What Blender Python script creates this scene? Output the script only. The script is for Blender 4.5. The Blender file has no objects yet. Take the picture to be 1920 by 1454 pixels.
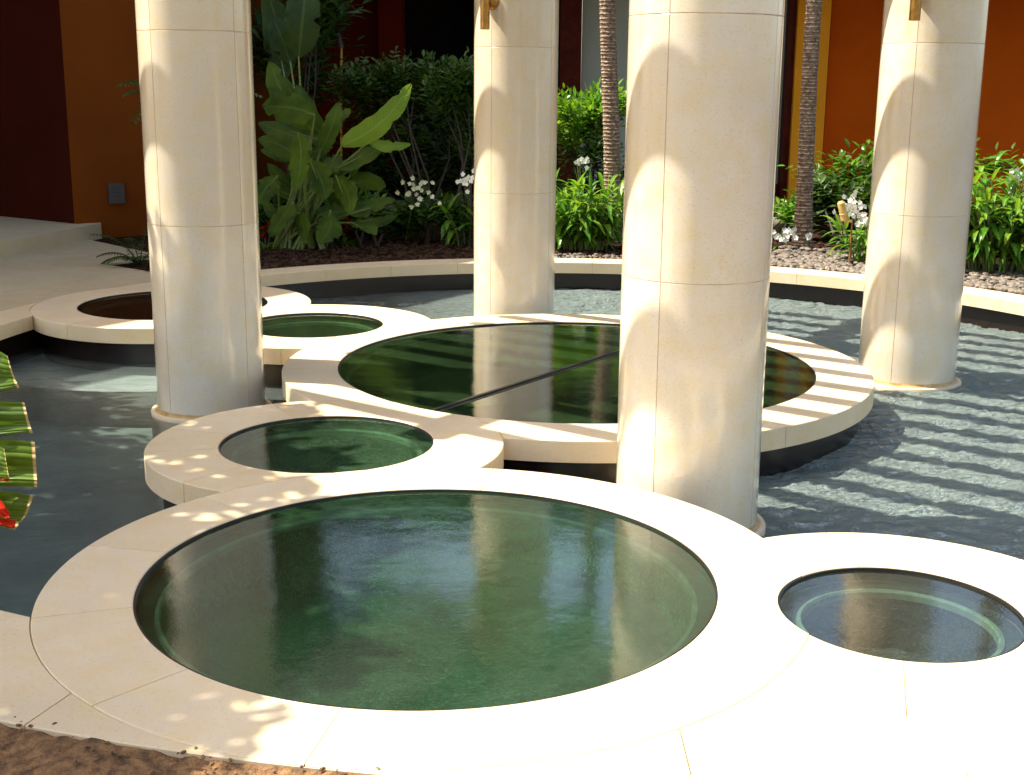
import bpy, bmesh, math, random
from mathutils import Vector, Matrix, Quaternion, noise as mnoise
R_ = random.Random(7)
PI = math.pi
sc = bpy.context.scene
col = sc.collection

# ------------------------------------------------------------------ camera
F_PX, PITCH, ROLL, HC = 2399.18, .230299, .0082982, 1.65
cp, sp, cr, sr = math.cos(PITCH), math.sin(PITCH), math.cos(ROLL), math.sin(ROLL)
UPV = Vector((0, sp, cp)); FWD = Vector((0, cp, -sp)); X = Vector((1, 0, 0))
RIGHT = cr * X + sr * UPV
UP = -sr * X + cr * UPV
cam_d = bpy.data.cameras.new('camera'); cam = bpy.data.objects.new('camera', cam_d); col.objects.link(cam)
m = Matrix((RIGHT, UP, -FWD)).transposed().to_4x4(); m.translation = (0, 0, HC)
cam.matrix_world = m
cam_d.sensor_width = 36; cam_d.lens = F_PX / 1920 * 36; cam_d.clip_end = 400; cam_d.clip_start = .05
sc.camera = cam

def at(px, py, Y):
    """point of the garden seen at photo pixel px,py standing at distance Y"""
    a = (px - 960) / F_PX; b = -(py - 727) / F_PX
    d = RIGHT * a + UP * b + FWD
    return Vector((0, 0, HC)) + d * (Y / d.y)
def gr(px, py, z=0.):
    a = (px - 960) / F_PX; b = -(py - 727) / F_PX
    d = RIGHT * a + UP * b + FWD
    return Vector((0, 0, HC)) + d * ((z - HC) / d.z)

# grid directions of the place: NN runs along the beams, MM along the slats
GA = math.radians(34.5)
NN = Vector((math.sin(GA), math.cos(GA), 0)); MM = Vector((math.cos(GA), -math.sin(GA), 0))
def uv(u, v, z=0.): p = NN * u + MM * v; return Vector((p.x, p.y, z))

# ------------------------------------------------------------------ tagging helpers
def tag(o, label=None, cat=None, group=None, kind=None):
    if label: o['label'] = label
    if cat: o['category'] = cat
    if group: o['group'] = group
    if kind: o['kind'] = kind
    return o
def empty(name, loc=(0, 0, 0), rz=0.):
    o = bpy.data.objects.new(name, None); col.objects.link(o); o.location = loc; o.rotation_euler = (0, 0, rz)
    o.empty_display_size = .1
    return o
def obj(name, me, mats, parent=None, smooth=False):
    """links me (world coordinates) and keeps it in place under its parent"""
    if not isinstance(mats, (list, tuple)): mats = [mats]
    for mt in mats: me.materials.append(mt)
    if smooth:
        me.polygons.foreach_set('use_smooth', [True] * len(me.polygons))
        me.set_sharp_from_angle(angle=math.radians(28))
    o = bpy.data.objects.new(name, me); col.objects.link(o)
    if parent is not None:
        o.parent = parent
        root = parent
        mw = Matrix.Identity(4)
        ch = []
        while root is not None: ch.append(root); root = root.parent
        for r in reversed(ch): mw = mw @ r.matrix_basis
        me.transform(mw.inverted())
    return o
def mesh(name, V, F, uvs=None, mi=None):
    me = bpy.data.meshes.new(name); me.from_pydata([tuple(v) for v in V], [], F)
    if uvs is not None:
        l = me.uv_layers.new(name='UVMap')
        flat = []
        for f in F:
            for i in f: flat += [uvs[i][0], uvs[i][1]]
        l.data.foreach_set('uv', flat)
    if mi is not None: me.polygons.foreach_set('material_index', mi)
    me.update(); return me
class MB:
    def __init__(s): s.V = []; s.F = []; s.U = []; s.mi = []
    def v(s, p, u=(0, 0)): s.V.append(Vector(p)); s.U.append(u); return len(s.V) - 1
    def f(s, idx, m=0): s.F.append(tuple(idx)); s.mi.append(m)
    def build(s, name, mats, parent=None, smooth=False):
        return obj(name, mesh(name, s.V, s.F, s.U, s.mi), mats, parent, smooth)
    def box(s, c, ax, ay, az, m=0):
        c = Vector(c); i0 = len(s.V)
        for sx in (-1, 1):
            for sy in (-1, 1):
                for sz in (-1, 1): s.v(c + ax * sx + ay * sy + az * sz)
        for q in ((0, 1, 3, 2), (4, 6, 7, 5), (0, 4, 5, 1), (2, 3, 7, 6), (0, 2, 6, 4), (1, 5, 7, 3)):
            s.f([i0 + k for k in q], m)
    def tube(s, pts, rad, n=8, m=0, cap=True):
        pts = [Vector(p) for p in pts]; rings = []
        if not isinstance(rad, (list, tuple)): rad = [rad] * len(pts)
        ref = Vector((.13, .97, .21))
        for i, p in enumerate(pts):
            t = (pts[min(i + 1, len(pts) - 1)] - pts[max(i - 1, 0)]).normalized()
            a = t.cross(ref).normalized(); b = t.cross(a)
            rings.append([s.v(p + (a * math.cos(2 * PI * k / n) + b * math.sin(2 * PI * k / n)) * rad[i], (k / n, i / len(pts))) for k in range(n)])
        for i in range(len(rings) - 1):
            for k in range(n):
                s.f((rings[i][k], rings[i][(k + 1) % n], rings[i + 1][(k + 1) % n], rings[i + 1][k]), m)
        if cap: s.f(rings[0][::-1], m); s.f(rings[-1], m)
    def lathe(s, c, prof, n=96, m=0, closed=False):
        c = Vector(c); rings = []
        for (r, z) in prof:
            rings.append([s.v(c + Vector((r * math.cos(2 * PI * k / n), r * math.sin(2 * PI * k / n), z))) for k in range(n)])
        for i in range(len(rings) - 1):
            for k in range(n):
                s.f((rings[i][k], rings[i][(k + 1) % n], rings[i + 1][(k + 1) % n], rings[i + 1][k]), m)
        if closed: s.f(rings[0][::-1], m); s.f(rings[-1], m)
    def prism(s, poly, z0, z1, m=0):
        n = len(poly); a = [s.v((p[0], p[1], z0)) for p in poly]; b = [s.v((p[0], p[1], z1)) for p in poly]
        s.f(a[::-1], m); s.f(b, m)
        for k in range(n): s.f((a[k], a[(k + 1) % n], b[(k + 1) % n], b[k]), m)

# ------------------------------------------------------------------ materials
def nm(name):
    mt = bpy.data.materials.new(name); mt.use_nodes = True; nt = mt.node_tree
    for n in list(nt.nodes): nt.nodes.remove(n)
    return mt, nt, nt.nodes.new('ShaderNodeOutputMaterial')
class G:
    def __init__(s, nt): s.nt = nt
    def n(s, t, ins=None, **kw):
        nd = s.nt.nodes.new('ShaderNode' + t)
        for k, v in kw.items(): setattr(nd, k, v)
        for k, v in (ins or {}).items():
            sk = nd.inputs[k]
            if isinstance(v, bpy.types.NodeSocket): s.nt.links.new(v, sk)
            else: sk.default_value = v
        return nd
    def pos(s, scale=(1, 1, 1)):
        g = s.n('NewGeometry'); return s.n('Mapping', {'Vector': g.outputs['Position'], 'Scale': scale}).outputs[0]
    def noise(s, vec, scale, detail=4, rough=.55, dist=0.):
        return s.n('TexNoise', {'Vector': vec, 'Scale': scale, 'Detail': detail, 'Roughness': rough, 'Distortion': dist}).outputs['Fac']
    def ramp(s, fac, stops):
        r = s.n('ValToRGB', {'Fac': fac}); e = r.color_ramp.elements
        while len(e) < len(stops): e.new(.5)
        for q, (p, c) in zip(e, stops): q.position = p; q.color = (*c, 1) if len(c) == 3 else c
        return r.outputs['Color']
    def mix(s, f, a, b, t='MIX'):
        nd = s.n('Mix', data_type='RGBA', blend_type=t)
        for k, v in ((0, f), (6, a), (7, b)):
            sk = nd.inputs[k]
            if isinstance(v, bpy.types.NodeSocket): s.nt.links.new(v, sk)
            else: sk.default_value = (*v, 1) if isinstance(v, tuple) and len(v) == 3 else v
        return nd.outputs[2]
    def math(s, op, a, b=0., c=None):
        d = {0: a, 1: b}
        if c is not None: d[2] = c
        return s.n('Math', d, operation=op).outputs[0]
    def bump(s, h, st, dist=.01, normal=None):
        d = {'Height': h, 'Strength': st, 'Distance': dist}
        if normal is not None: d['Normal'] = normal
        return s.n('Bump', d).outputs[0]

def limestone(name, base, fleck, rough, coat=0., fl=1., blot=1.):
    mt, nt, out = nm(name); g = G(nt); P = g.pos()
    big = g.noise(P, 1.7 * blot, 3); mid = g.noise(P, 9, 5, .6); fine = g.noise(g.pos((1, 1, 1.9)), 75, 3, .7); sp2 = g.noise(P, 240, 2)
    c = g.mix(g.ramp(big, [(.35, (0, 0, 0)), (.68, (1, 1, 1))]), tuple(x * .93 for x in base), tuple(min(1, x * 1.04) for x in base))
    c = g.mix(g.math('MULTIPLY', g.ramp(mid, [(.45, (0, 0, 0)), (.72, (1, 1, 1))]), .55), c, tuple(b * f for b, f in zip(base, (.97, .87, .54))))
    c = g.mix(g.math('MULTIPLY', g.ramp(fine, [(.56, (0, 0, 0)), (.70, (1, 1, 1))]), .55 * fl), c, fleck)
    c = g.mix(g.math('MULTIPLY', g.ramp(sp2, [(.66, (0, 0, 0)), (.74, (1, 1, 1))]), .5 * fl), c, tuple(x * .5 for x in fleck))
    dirt = g.noise(g.pos((1, 1, .5)), 3.1, 6, .65)
    tn = g.n('SeparateXYZ', {0: g.n('UVMap').outputs[0]}).outputs[0]
    c = g.mix(g.math('MULTIPLY', tn, .8), c, g.mix(1., c, (.90, .86, .79), 'MULTIPLY'))
    c = g.mix(g.math('MULTIPLY', g.ramp(dirt, [(.52, (0, 0, 0)), (.8, (1, 1, 1))]), .35), c, tuple(b * f for b, f in zip(base, (.78, .70, .58))))
    rr = g.n('MapRange', {0: mid, 1: .3, 2: .7, 3: rough * .8, 4: rough * 1.25}).outputs[0]
    b = g.n('BsdfPrincipled', {'Base Color': c, 'Roughness': rr, 'Coat Weight': coat, 'Coat Roughness': .06,
                               'Normal': g.bump(g.math('ADD', fine, sp2), .12, .002)})
    nt.links.new(b.outputs[0], out.inputs[0]); return mt
def simple(name, colr, rough=.6, metal=0., nscale=8., var=.25, bump=.2, bscale=40, bd=.004, spec=.5, c2=None):
    mt, nt, out = nm(name); g = G(nt); P = g.pos()
    n1 = g.noise(P, nscale, 5, .6); n2 = g.noise(P, bscale, 4, .6)
    lo = c2 or tuple(x * (1 - var) for x in colr); hi = tuple(min(1, x * (1 + var * .6)) for x in colr)
    c = g.mix(g.ramp(n1, [(.35, (0, 0, 0)), (.65, (1, 1, 1))]), lo, hi)
    b = g.n('BsdfPrincipled', {'Base Color': c, 'Roughness': rough, 'Metallic': metal, 'Specular IOR Level': spec, 'Normal': g.bump(n2, bump, bd)})
    nt.links.new(b.outputs[0], out.inputs[0]); return mt
def tile(name, c1, c2, grout, sz, rough=.25):
    mt, nt, out = nm(name); g = G(nt)
    geo = g.n('NewGeometry'); sx = g.n('SeparateXYZ', {0: geo.outputs['Position']})
    # tiles wrap a round wall: run along x+y angle-free diagonal, rows along z
    P = g.pos()
    cell = g.noise(g.n('VectorMath', {0: P, 3: 1 / sz}, operation='SCALE').outputs[0], 1, 1)
    rows = g.math('FRACT', g.math('DIVIDE', sx.outputs[2], sz))
    gap = g.ramp(rows, [(0, (1, 1, 1)), (.05, (0, 0, 0)), (.95, (0, 0, 0)), (1, (1, 1, 1))])
    c = g.mix(g.ramp(cell, [(.3, (0, 0, 0)), (.7, (1, 1, 1))]), c1, c2); c = g.mix(gap, c, grout)
    b = g.n('BsdfPrincipled', {'Base Color': c, 'Roughness': rough, 'Normal': g.bump(g.noise(P, 60), .1, .002)})
    nt.links.new(b.outputs[0], out.inputs[0]); return mt
def leafmat(name, c1, c2, vein=None, ribs=0., trans=.3, rough=.38, edge=None):
    mt, nt, out = nm(name); g = G(nt)
    uvn = g.n('UVMap'); s = g.n('SeparateXYZ', {0: uvn.outputs[0]})
    oi = g.noise(g.pos(), 6, 3); c = g.mix(g.ramp(oi, [(.3, (0, 0, 0)), (.7, (1, 1, 1))]), c1, c2)
    ab = g.math('ABSOLUTE', s.outputs[1])
    nrm = None
    if vein:
        c = g.mix(g.math('MULTIPLY', g.ramp(ab, [(0, (1, 1, 1)), (.06, (.7, .7, .7)), (.1, (0, 0, 0))]), .8), c, vein)
    if ribs:
        ph = g.math('ADD', g.math('MULTIPLY', s.outputs[0], ribs), g.math('MULTIPLY', ab, -ribs * .09))
        w = g.math('ABSOLUTE', g.math('SINE', ph))
        c = g.mix(g.math('MULTIPLY', g.ramp(w, [(0, (1, 1, 1)), (.25, (0, 0, 0))]), .35), c, tuple(x * 1.6 for x in c2))
        nrm = g.bump(g.math('ADD', w, g.math('MULTIPLY', g.noise(g.pos(), 30), .5)), .35, .006)
    if edge:
        en = g.math('ADD', ab, g.math('MULTIPLY', g.noise(g.pos(), 70, 4, .7), .05))
        c = g.mix(g.ramp(en, [(.974, (0, 0, 0)), (.990, (1, 1, 1))]), c, edge)
    d = {'Base Color': c, 'Roughness': rough, 'Specular IOR Level': .3}
    if nrm: d['Normal'] = nrm
    b = g.n('BsdfPrincipled', d)
    t = g.n('BsdfTranslucent', {'Color': g.mix(.5, c, (c2[0] * 2.2, c2[1] * 2.0, c2[2] * .8))})
    mx = g.n('MixShader', {0: trans, 1: b.outputs[0], 2: t.outputs[0]})
    nt.links.new(mx.outputs[0], out.inputs[0]); return mt
def water(name, tint, kind, rough=.02, murk=(.03, .08, .035), mf=.4, ior=1.6):
    mt, nt, out = nm(name); g = G(nt)
    geo = g.n('NewGeometry'); sx = g.n('SeparateXYZ', {0: geo.outputs['Position']})
    if kind == 'main':
        rot = g.n('Mapping', {'Vector': geo.outputs['Position'], 'Rotation': (0, 0, math.radians(24)), 'Scale': (.62, 1.5, 1)}).outputs[0]
        h1 = g.noise(rot, 4.2, 3, .55, 1.2); h2 = g.noise(rot, 13, 4, .6, 1.6)
        h3 = g.noise(g.pos(), 34, 2, .5)
        # fountain chop on the east side of the basin, calm in the west
        a = g.n('MapRange', {0: g.math('ADD', sx.outputs[0], g.math('MULTIPLY', sx.outputs[1], .12)), 1: .2, 2: 2.2, 3: .015, 4: 1.}).outputs[0]
        h = g.math('ADD', g.math('MULTIPLY', h1, 1.0), g.math('ADD', g.math('MULTIPLY', h2, .55), g.math('MULTIPLY', h3, .10)))
        h = g.math('MULTIPLY', h, a); h = g.math('ADD', h, g.math('MULTIPLY', g.noise(g.n('Mapping', {'Vector': geo.outputs['Position'], 'Rotation': (0, 0, math.radians(10)), 'Scale': (.55, 1.3, 1)}).outputs[0], 24, 3, .65, 2.2), g.math('MULTIPLY', a, .34)))
        nrm = g.bump(h, 1., .21)
    else:
        h1 = g.noise(g.pos((1, 1.3, 1)), 90, 3, .6); h2 = g.noise(g.pos(), 6, 2)
        h = g.math('ADD', g.math('MULTIPLY', h1, .16), h2); nrm = g.bump(h, .35, .0035)
    fr = g.n('Fresnel', {'IOR': 1.38 if kind == 'main' else ior, 'Normal': nrm}).outputs[0]
    gl = g.n('BsdfAnisotropic', {'Color': (1, 1, 1, 1), 'Roughness': rough, 'Normal': nrm})
    tr = g.n('BsdfTransparent', {'Color': (*tint, 1)})
    body = tr.outputs[0]
    if kind == 'main':   # cloudy water; its pale diffuse tone stands in for silvery ripple glints
        df = g.n('BsdfDiffuse', {'Color': (.40, .49, .45, 1), 'Normal': nrm})
        tb = g.n('MapRange', {0: a, 1: .05, 2: 1., 3: .12, 4: .68}).outputs[0]
        rf = g.n('BsdfRefraction', {'Color': (*tint, 1), 'Roughness': 0., 'IOR': 1.33, 'Normal': nrm})
        body = g.n('MixShader', {0: g.math('MULTIPLY', a, .6), 1: tr.outputs[0], 2: rf.outputs[0]}).outputs[0]
        body = g.n('MixShader', {0: tb, 1: body, 2: df.outputs[0]}).outputs[0]
    else:                # algae-clouded water under a film of drops and dust
        cl = g.noise(g.pos(), 2.2, 4, .6, .8); dr = g.noise(g.pos(), 95, 3, .7); d2 = g.noise(g.pos(), 26, 4, .65)
        c = g.mix(g.ramp(cl, [(.35, (0, 0, 0)), (.65, (1, 1, 1))]), tuple(x * .45 for x in murk), murk)
        c = g.mix(g.math('MULTIPLY', g.ramp(dr, [(.54, (0, 0, 0)), (.66, (1, 1, 1))]), .6), c, tuple(x * 2. + .04 for x in murk))
        c = g.mix(g.math('MULTIPLY', g.ramp(d2, [(.34, (1, 1, 1)), (.48, (0, 0, 0))]), .6), c, tuple(x * .3 for x in murk))
        df = g.n('BsdfDiffuse', {'Color': c})
        body = g.n('MixShader', {0: mf, 1: body, 2: df.outputs[0]}).outputs[0]
    mx = g.n('MixShader', {0: fr, 1: body, 2: gl.outputs[0]})
    nt.links.new(mx.outputs[0], out.inputs[0]); return mt

def basin(name, c1, c2, ns, grain=.55):
    mt, nt, out = nm(name); g = G(nt); P = g.pos()
    n1 = g.noise(P, ns, 4, .6, .6); gn = g.noise(P, 130, 2, .6); g2 = g.noise(P, 45, 3, .6)
    c = g.mix(g.ramp(n1, [(.3, (0, 0, 0)), (.7, (1, 1, 1))]), c2, c1)
    c = g.mix(g.math('MULTIPLY', g.ramp(gn, [(.50, (0, 0, 0)), (.62, (1, 1, 1))]), grain), c, tuple(x * 2.1 + .01 for x in c1))
    c = g.mix(g.math('MULTIPLY', g.ramp(g2, [(.36, (1, 1, 1)), (.5, (0, 0, 0))]), grain), c, tuple(x * .4 for x in c2))
    b = g.n('BsdfPrincipled', {'Base Color': c, 'Roughness': .7, 'Normal': g.bump(gn, .5, .003)})
    nt.links.new(b.outputs[0], out.inputs[0]); return mt
M = {}
M['coping'] = limestone('coping_limestone', (.74, .60, .41), (.56, .38, .16), .42)
M['column'] = limestone('column_limestone', (.76, .67, .525), (.60, .44, .28), .15, .6, 1.1, .8)
M['mortar'] = simple('joint_mortar', (.50, .36, .17), .8)
M['grout'] = simple('column_grout', (.60, .44, .24), .7)
M['joint'] = simple('dark_joint', (.13, .095, .06), .8)
M['plinth'] = simple('stained_plinth', (.52, .36, .14), .35, nscale=14, var=.3, c2=(.38, .22, .07))
M['paving'] = limestone('plaza_limestone', (.52, .42, .27), (.37, .27, .15), .55)
M['tile'] = tile('dark_wall_tile', (.008, .005, .004), (.016, .008, .005), (.003, .002, .002), .07)
M['basin'] = basin('green_basin', (.09, .34, .125), (.035, .115, .045), 1.5)
M['basin_deep'] = basin('deep_basin', (.035, .075, .025), (.014, .035, .012), 1.8)
M['basin_small'] = basin('algae_basin', (.07, .13, .065), (.025, .05, .028), 14)
M['basin_grey'] = basin('grey_basin', (.06, .075, .055), (.018, .022, .016), 18)
M['basin_dark'] = basin('dark_basin', (.012, .012, .007), (.006, .006, .004), 8)
M['basin_wall'] = simple('basin_wall', (.05, .075, .05), .5, nscale=9, var=.6)
M['ledge'] = simple('glass_green_ledge', (.36, .52, .40), .25, nscale=14, var=.25)
M['steel'] = simple('dark_steel', (.035, .03, .025), .35, .6)
M['floor'] = simple('slate_pool_floor', (.14, .17, .145), .6, nscale=2.6, var=.35, bscale=30, bump=.2)
M['foot'] = simple('pale_footing', (.27, .28, .25), .6, nscale=4)
M['w_main'] = water('rippled_water', (.80, .88, .88), 'main', .015)
M['w_A'] = water('still_water', (.60, .80, .64), 'calm', .02, (.045, .125, .055), .22, 1.75)
M['w_B'] = water('grey_still_water', (.66, .74, .68), 'calm', .02, (.030, .040, .028), .35, 1.65)
M['w_C'] = water('algae_water', (.60, .78, .60), 'calm', .03, (.045, .090, .045), .45, 1.5)
M['w_D'] = water('wide_pool_water', (.50, .66, .44), 'calm', .03, (.055, .115, .040), .24, 1.9)
M['w_E'] = water('olive_water', (.55, .70, .50), 'calm', .03, (.022, .040, .016), .4, 1.45)
M['w_F'] = water('black_water', (.4, .42, .35), 'calm', .03, (.006, .008, .005), .5, 1.16)
M['bronze'] = simple('aged_bronze', (.42, .22, .055), .33, .9, nscale=20, var=.35)
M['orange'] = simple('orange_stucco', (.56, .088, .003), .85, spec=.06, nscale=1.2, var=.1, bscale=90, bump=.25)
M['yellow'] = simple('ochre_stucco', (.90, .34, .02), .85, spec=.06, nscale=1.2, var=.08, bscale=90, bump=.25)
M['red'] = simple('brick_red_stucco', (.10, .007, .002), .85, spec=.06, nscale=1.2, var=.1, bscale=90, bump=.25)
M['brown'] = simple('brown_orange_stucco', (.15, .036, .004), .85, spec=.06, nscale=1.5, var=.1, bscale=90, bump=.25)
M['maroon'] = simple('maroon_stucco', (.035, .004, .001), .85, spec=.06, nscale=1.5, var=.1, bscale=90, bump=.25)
M['black'] = simple('dark_interior', (.012, .008, .007), .8, spec=.06)
M['panel'] = simple('greige_panel', (.42, .42, .33), .6, nscale=.8, var=.08, bump=.05)
M['frame'] = simple('dark_red_timber', (.10, .014, .006), .5, spec=.06)
M['timber'] = simple('pergola_timber', (.13, .12, .09), .6, nscale=5)
M['soil'] = simple('mulch_soil', (.042, .020, .010), .95, spec=.06, nscale=22, var=.6, bscale=55, bump=1., bd=.03)
M['gravel'] = simple('brown_gravel_soil', (.24, .125, .048), .95, nscale=26, var=.45, bscale=60, bump=1., bd=.02, c2=(.085, .04, .015))
M['chip'] = simple('mulch_chip', (.075, .038, .022), .9, spec=.1, nscale=30, var=.5)
M['peb'] = simple('river_pebble', (.16, .125, .09), .6, nscale=16, var=.5, bump=.1, c2=(.07, .055, .045))
M['rock'] = simple('grey_rock', (.30, .27, .20), .8, nscale=9, var=.4)
M['bark'] = simple('palm_bark', (.21, .135, .085), .9, nscale=24, var=.5, bscale=50, bump=.8, bd=.01, c2=(.085, .05, .03))
M['barkring'] = simple('pale_bark_scar', (.40, .31, .21), .9, nscale=24, var=.5, bscale=50, bump=.6, bd=.01)
M['stem'] = simple('brown_stem', (.035, .022, .010), .8, nscale=20)
M['gstem'] = simple('green_stem', (.14, .18, .04), .5, nscale=20)
M['bamboo'] = simple('bamboo', (.62, .40, .12), .4, nscale=14, var=.25)
M['stake'] = simple('reddish_stake', (.30, .11, .04), .6, nscale=20)
M['petal'] = simple('white_petal', (.82, .80, .70), .5, nscale=30, var=.08)
M['petal_shade'] = simple('shade_toned_petal', (.62, .62, .42), .5, nscale=30, var=.1)  # white petal darkened: the shade of the bed is put into its colour
M['redp'] = simple('red_petal', (.34, .016, .004), .9, spec=.05, nscale=30, var=.2)
M['fixture'] = simple('grey_fixture', (.045, .035, .032), .6, .0)
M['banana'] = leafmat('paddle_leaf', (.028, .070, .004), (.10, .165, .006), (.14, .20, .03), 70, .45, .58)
M['banana_dark'] = leafmat('dark_paddle_leaf', (.014, .035, .004), (.03, .065, .006), (.07, .11, .02), 70, .25, .5)  # darker green, used for the highest paddle leaves
M['banana_hi'] = leafmat('sunlit_tone_paddle_leaf', (.15, .27, .02), (.22, .34, .025), (.30, .40, .08), 70, .45, .4)  # lighter copy of the paddle leaf, with sunlight put into its colour
M['front_leaf'] = leafmat('front_paddle_leaf', (.06, .115, .012), (.11, .19, .016), (.28, .36, .05), 0, .30, .35)
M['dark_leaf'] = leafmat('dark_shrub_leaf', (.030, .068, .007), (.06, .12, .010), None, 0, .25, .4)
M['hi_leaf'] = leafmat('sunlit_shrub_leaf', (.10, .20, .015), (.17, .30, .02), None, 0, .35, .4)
M['ginger'] = leafmat('ginger_leaf', (.045, .15, .012), (.10, .25, .018), (.22, .36, .05), 0, .32, .3)
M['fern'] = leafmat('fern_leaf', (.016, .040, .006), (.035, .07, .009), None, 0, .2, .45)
M['palmleaf'] = leafmat('palm_frond_leaf', (.02, .06, .012), (.045, .10, .016), None, 0, .25, .4)
M['tree_leaf'] = leafmat('tree_leaf', (.03, .08, .012), (.07, .13, .02), None, 0, .2, .45)

# ------------------------------------------------------------------ layout (metres; coping tops at z = 0)
POOLC = Vector((.47, 8.29, 0)); ZW = -.27
POOLS = {  # centre x, y, inner r, outer r
 'A': (-.28, 4.173, .989, 1.300), 'B': (1.272, 3.902, .392, .751), 'C': (-.878, 5.872, .506, .841),
 'D': (.387, 7.70, 1.448, 1.778), 'E': (-1.42, 8.955, .498, .859), 'F': (-2.62, 9.785, .714, 1.047)}
PRIO = 'ABCDEF'

def cyl_cut(x, y, r, z0=-2., z1=1., n=192):
    b = MB(); b.lathe((x, y, 0), [(r, z0), (r, z1)], n, closed=True)
    me = mesh('cut', b.V, b.F); o = bpy.data.objects.new('cut', me); col.objects.link(o); return o
def boolean(o, cutters):
    if not cutters: return
    for c in cutters:
        md = o.modifiers.new('b', 'BOOLEAN'); md.operation = 'DIFFERENCE'; md.solver = 'EXACT'; md.object = c
    dg = bpy.context.evaluated_depsgraph_get(); dg.update()
    me = bpy.data.meshes.new_from_object(o.evaluated_get(dg)); o.modifiers.clear()
    old = o.data; o.data = me; bpy.data.meshes.remove(old)
    for c in cutters:
        d = c.data; bpy.data.objects.remove(c); bpy.data.meshes.remove(d)

def ring_sector(b, cx, cy, ri, ro, a0, a1, zt, zb, n, ch=.0035):
    """one coping stone, chamfered top edges; ri/ro may be functions of the angle"""
    tone = (R_.random(), 0)
    fi = ri if callable(ri) else (lambda a: ri); fo = ro if callable(ro) else (lambda a: ro)
    prof = []
    rings = []
    for k in range(n + 1):
        a = a0 + (a1 - a0) * k / n; c, s = math.cos(a), math.sin(a); i, o = fi(a), fo(a)
        pr = [(i, zb), (i, zt - ch), (i + ch, zt), (o - ch, zt), (o, zt - ch), (o, zb)]
        rings.append([b.v((cx + r * c, cy + r * s, z), tone) for r, z in pr])
    for k in range(n):
        for j in range(6):
            b.f((rings[k][j], rings[k + 1][j], rings[k + 1][(j + 1) % 6], rings[k][(j + 1) % 6]))
    b.f(rings[0]); b.f(rings[-1][::-1])

JA = {'A': [math.degrees(math.atan2(y - 4.173, x + .28)) for x, y in [(-1.584, 4.447), (-1.55, 3.77), (-1.145, 3.188), (-.51, 2.9), (.156, 2.929), (.719, 3.314), (.85, 4.62), (-.08, 5.47), (-1.29, 5.034)]],
      'B': [-170, -105, -60, -10, 40, 95, 150], 'C': [-165, -128, -65, -22, 60, 118, 165],
      'D': [-168, -141, -112, -84, -56, -20, 12, 40, 68, 96, 124, 150, 175], 'E': [-95, -40, 10, 60, 110, 160, -150],
      'F': [-120, -70, -20, 30, 80, 130, 175]}
LAB = {
 'A': ('largest round pool in the foreground, flush in pale limestone with green water', 'pool'),
 'B': ('small round pool at the right edge of the foreground with a dark grey floor', 'pool'),
 'C': ('small round raised pool between the largest foreground pool and the wide divided pool', 'pool'),
 'D': ('wide round raised pool ringed by the columns, its water split by a dark bar', 'pool'),
 'E': ('small round raised pool just right of the left column, behind the foreground pools', 'pool'),
 'F': ('farthest left raised round pool with nearly black water beside the plaza', 'pool')}
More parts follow.
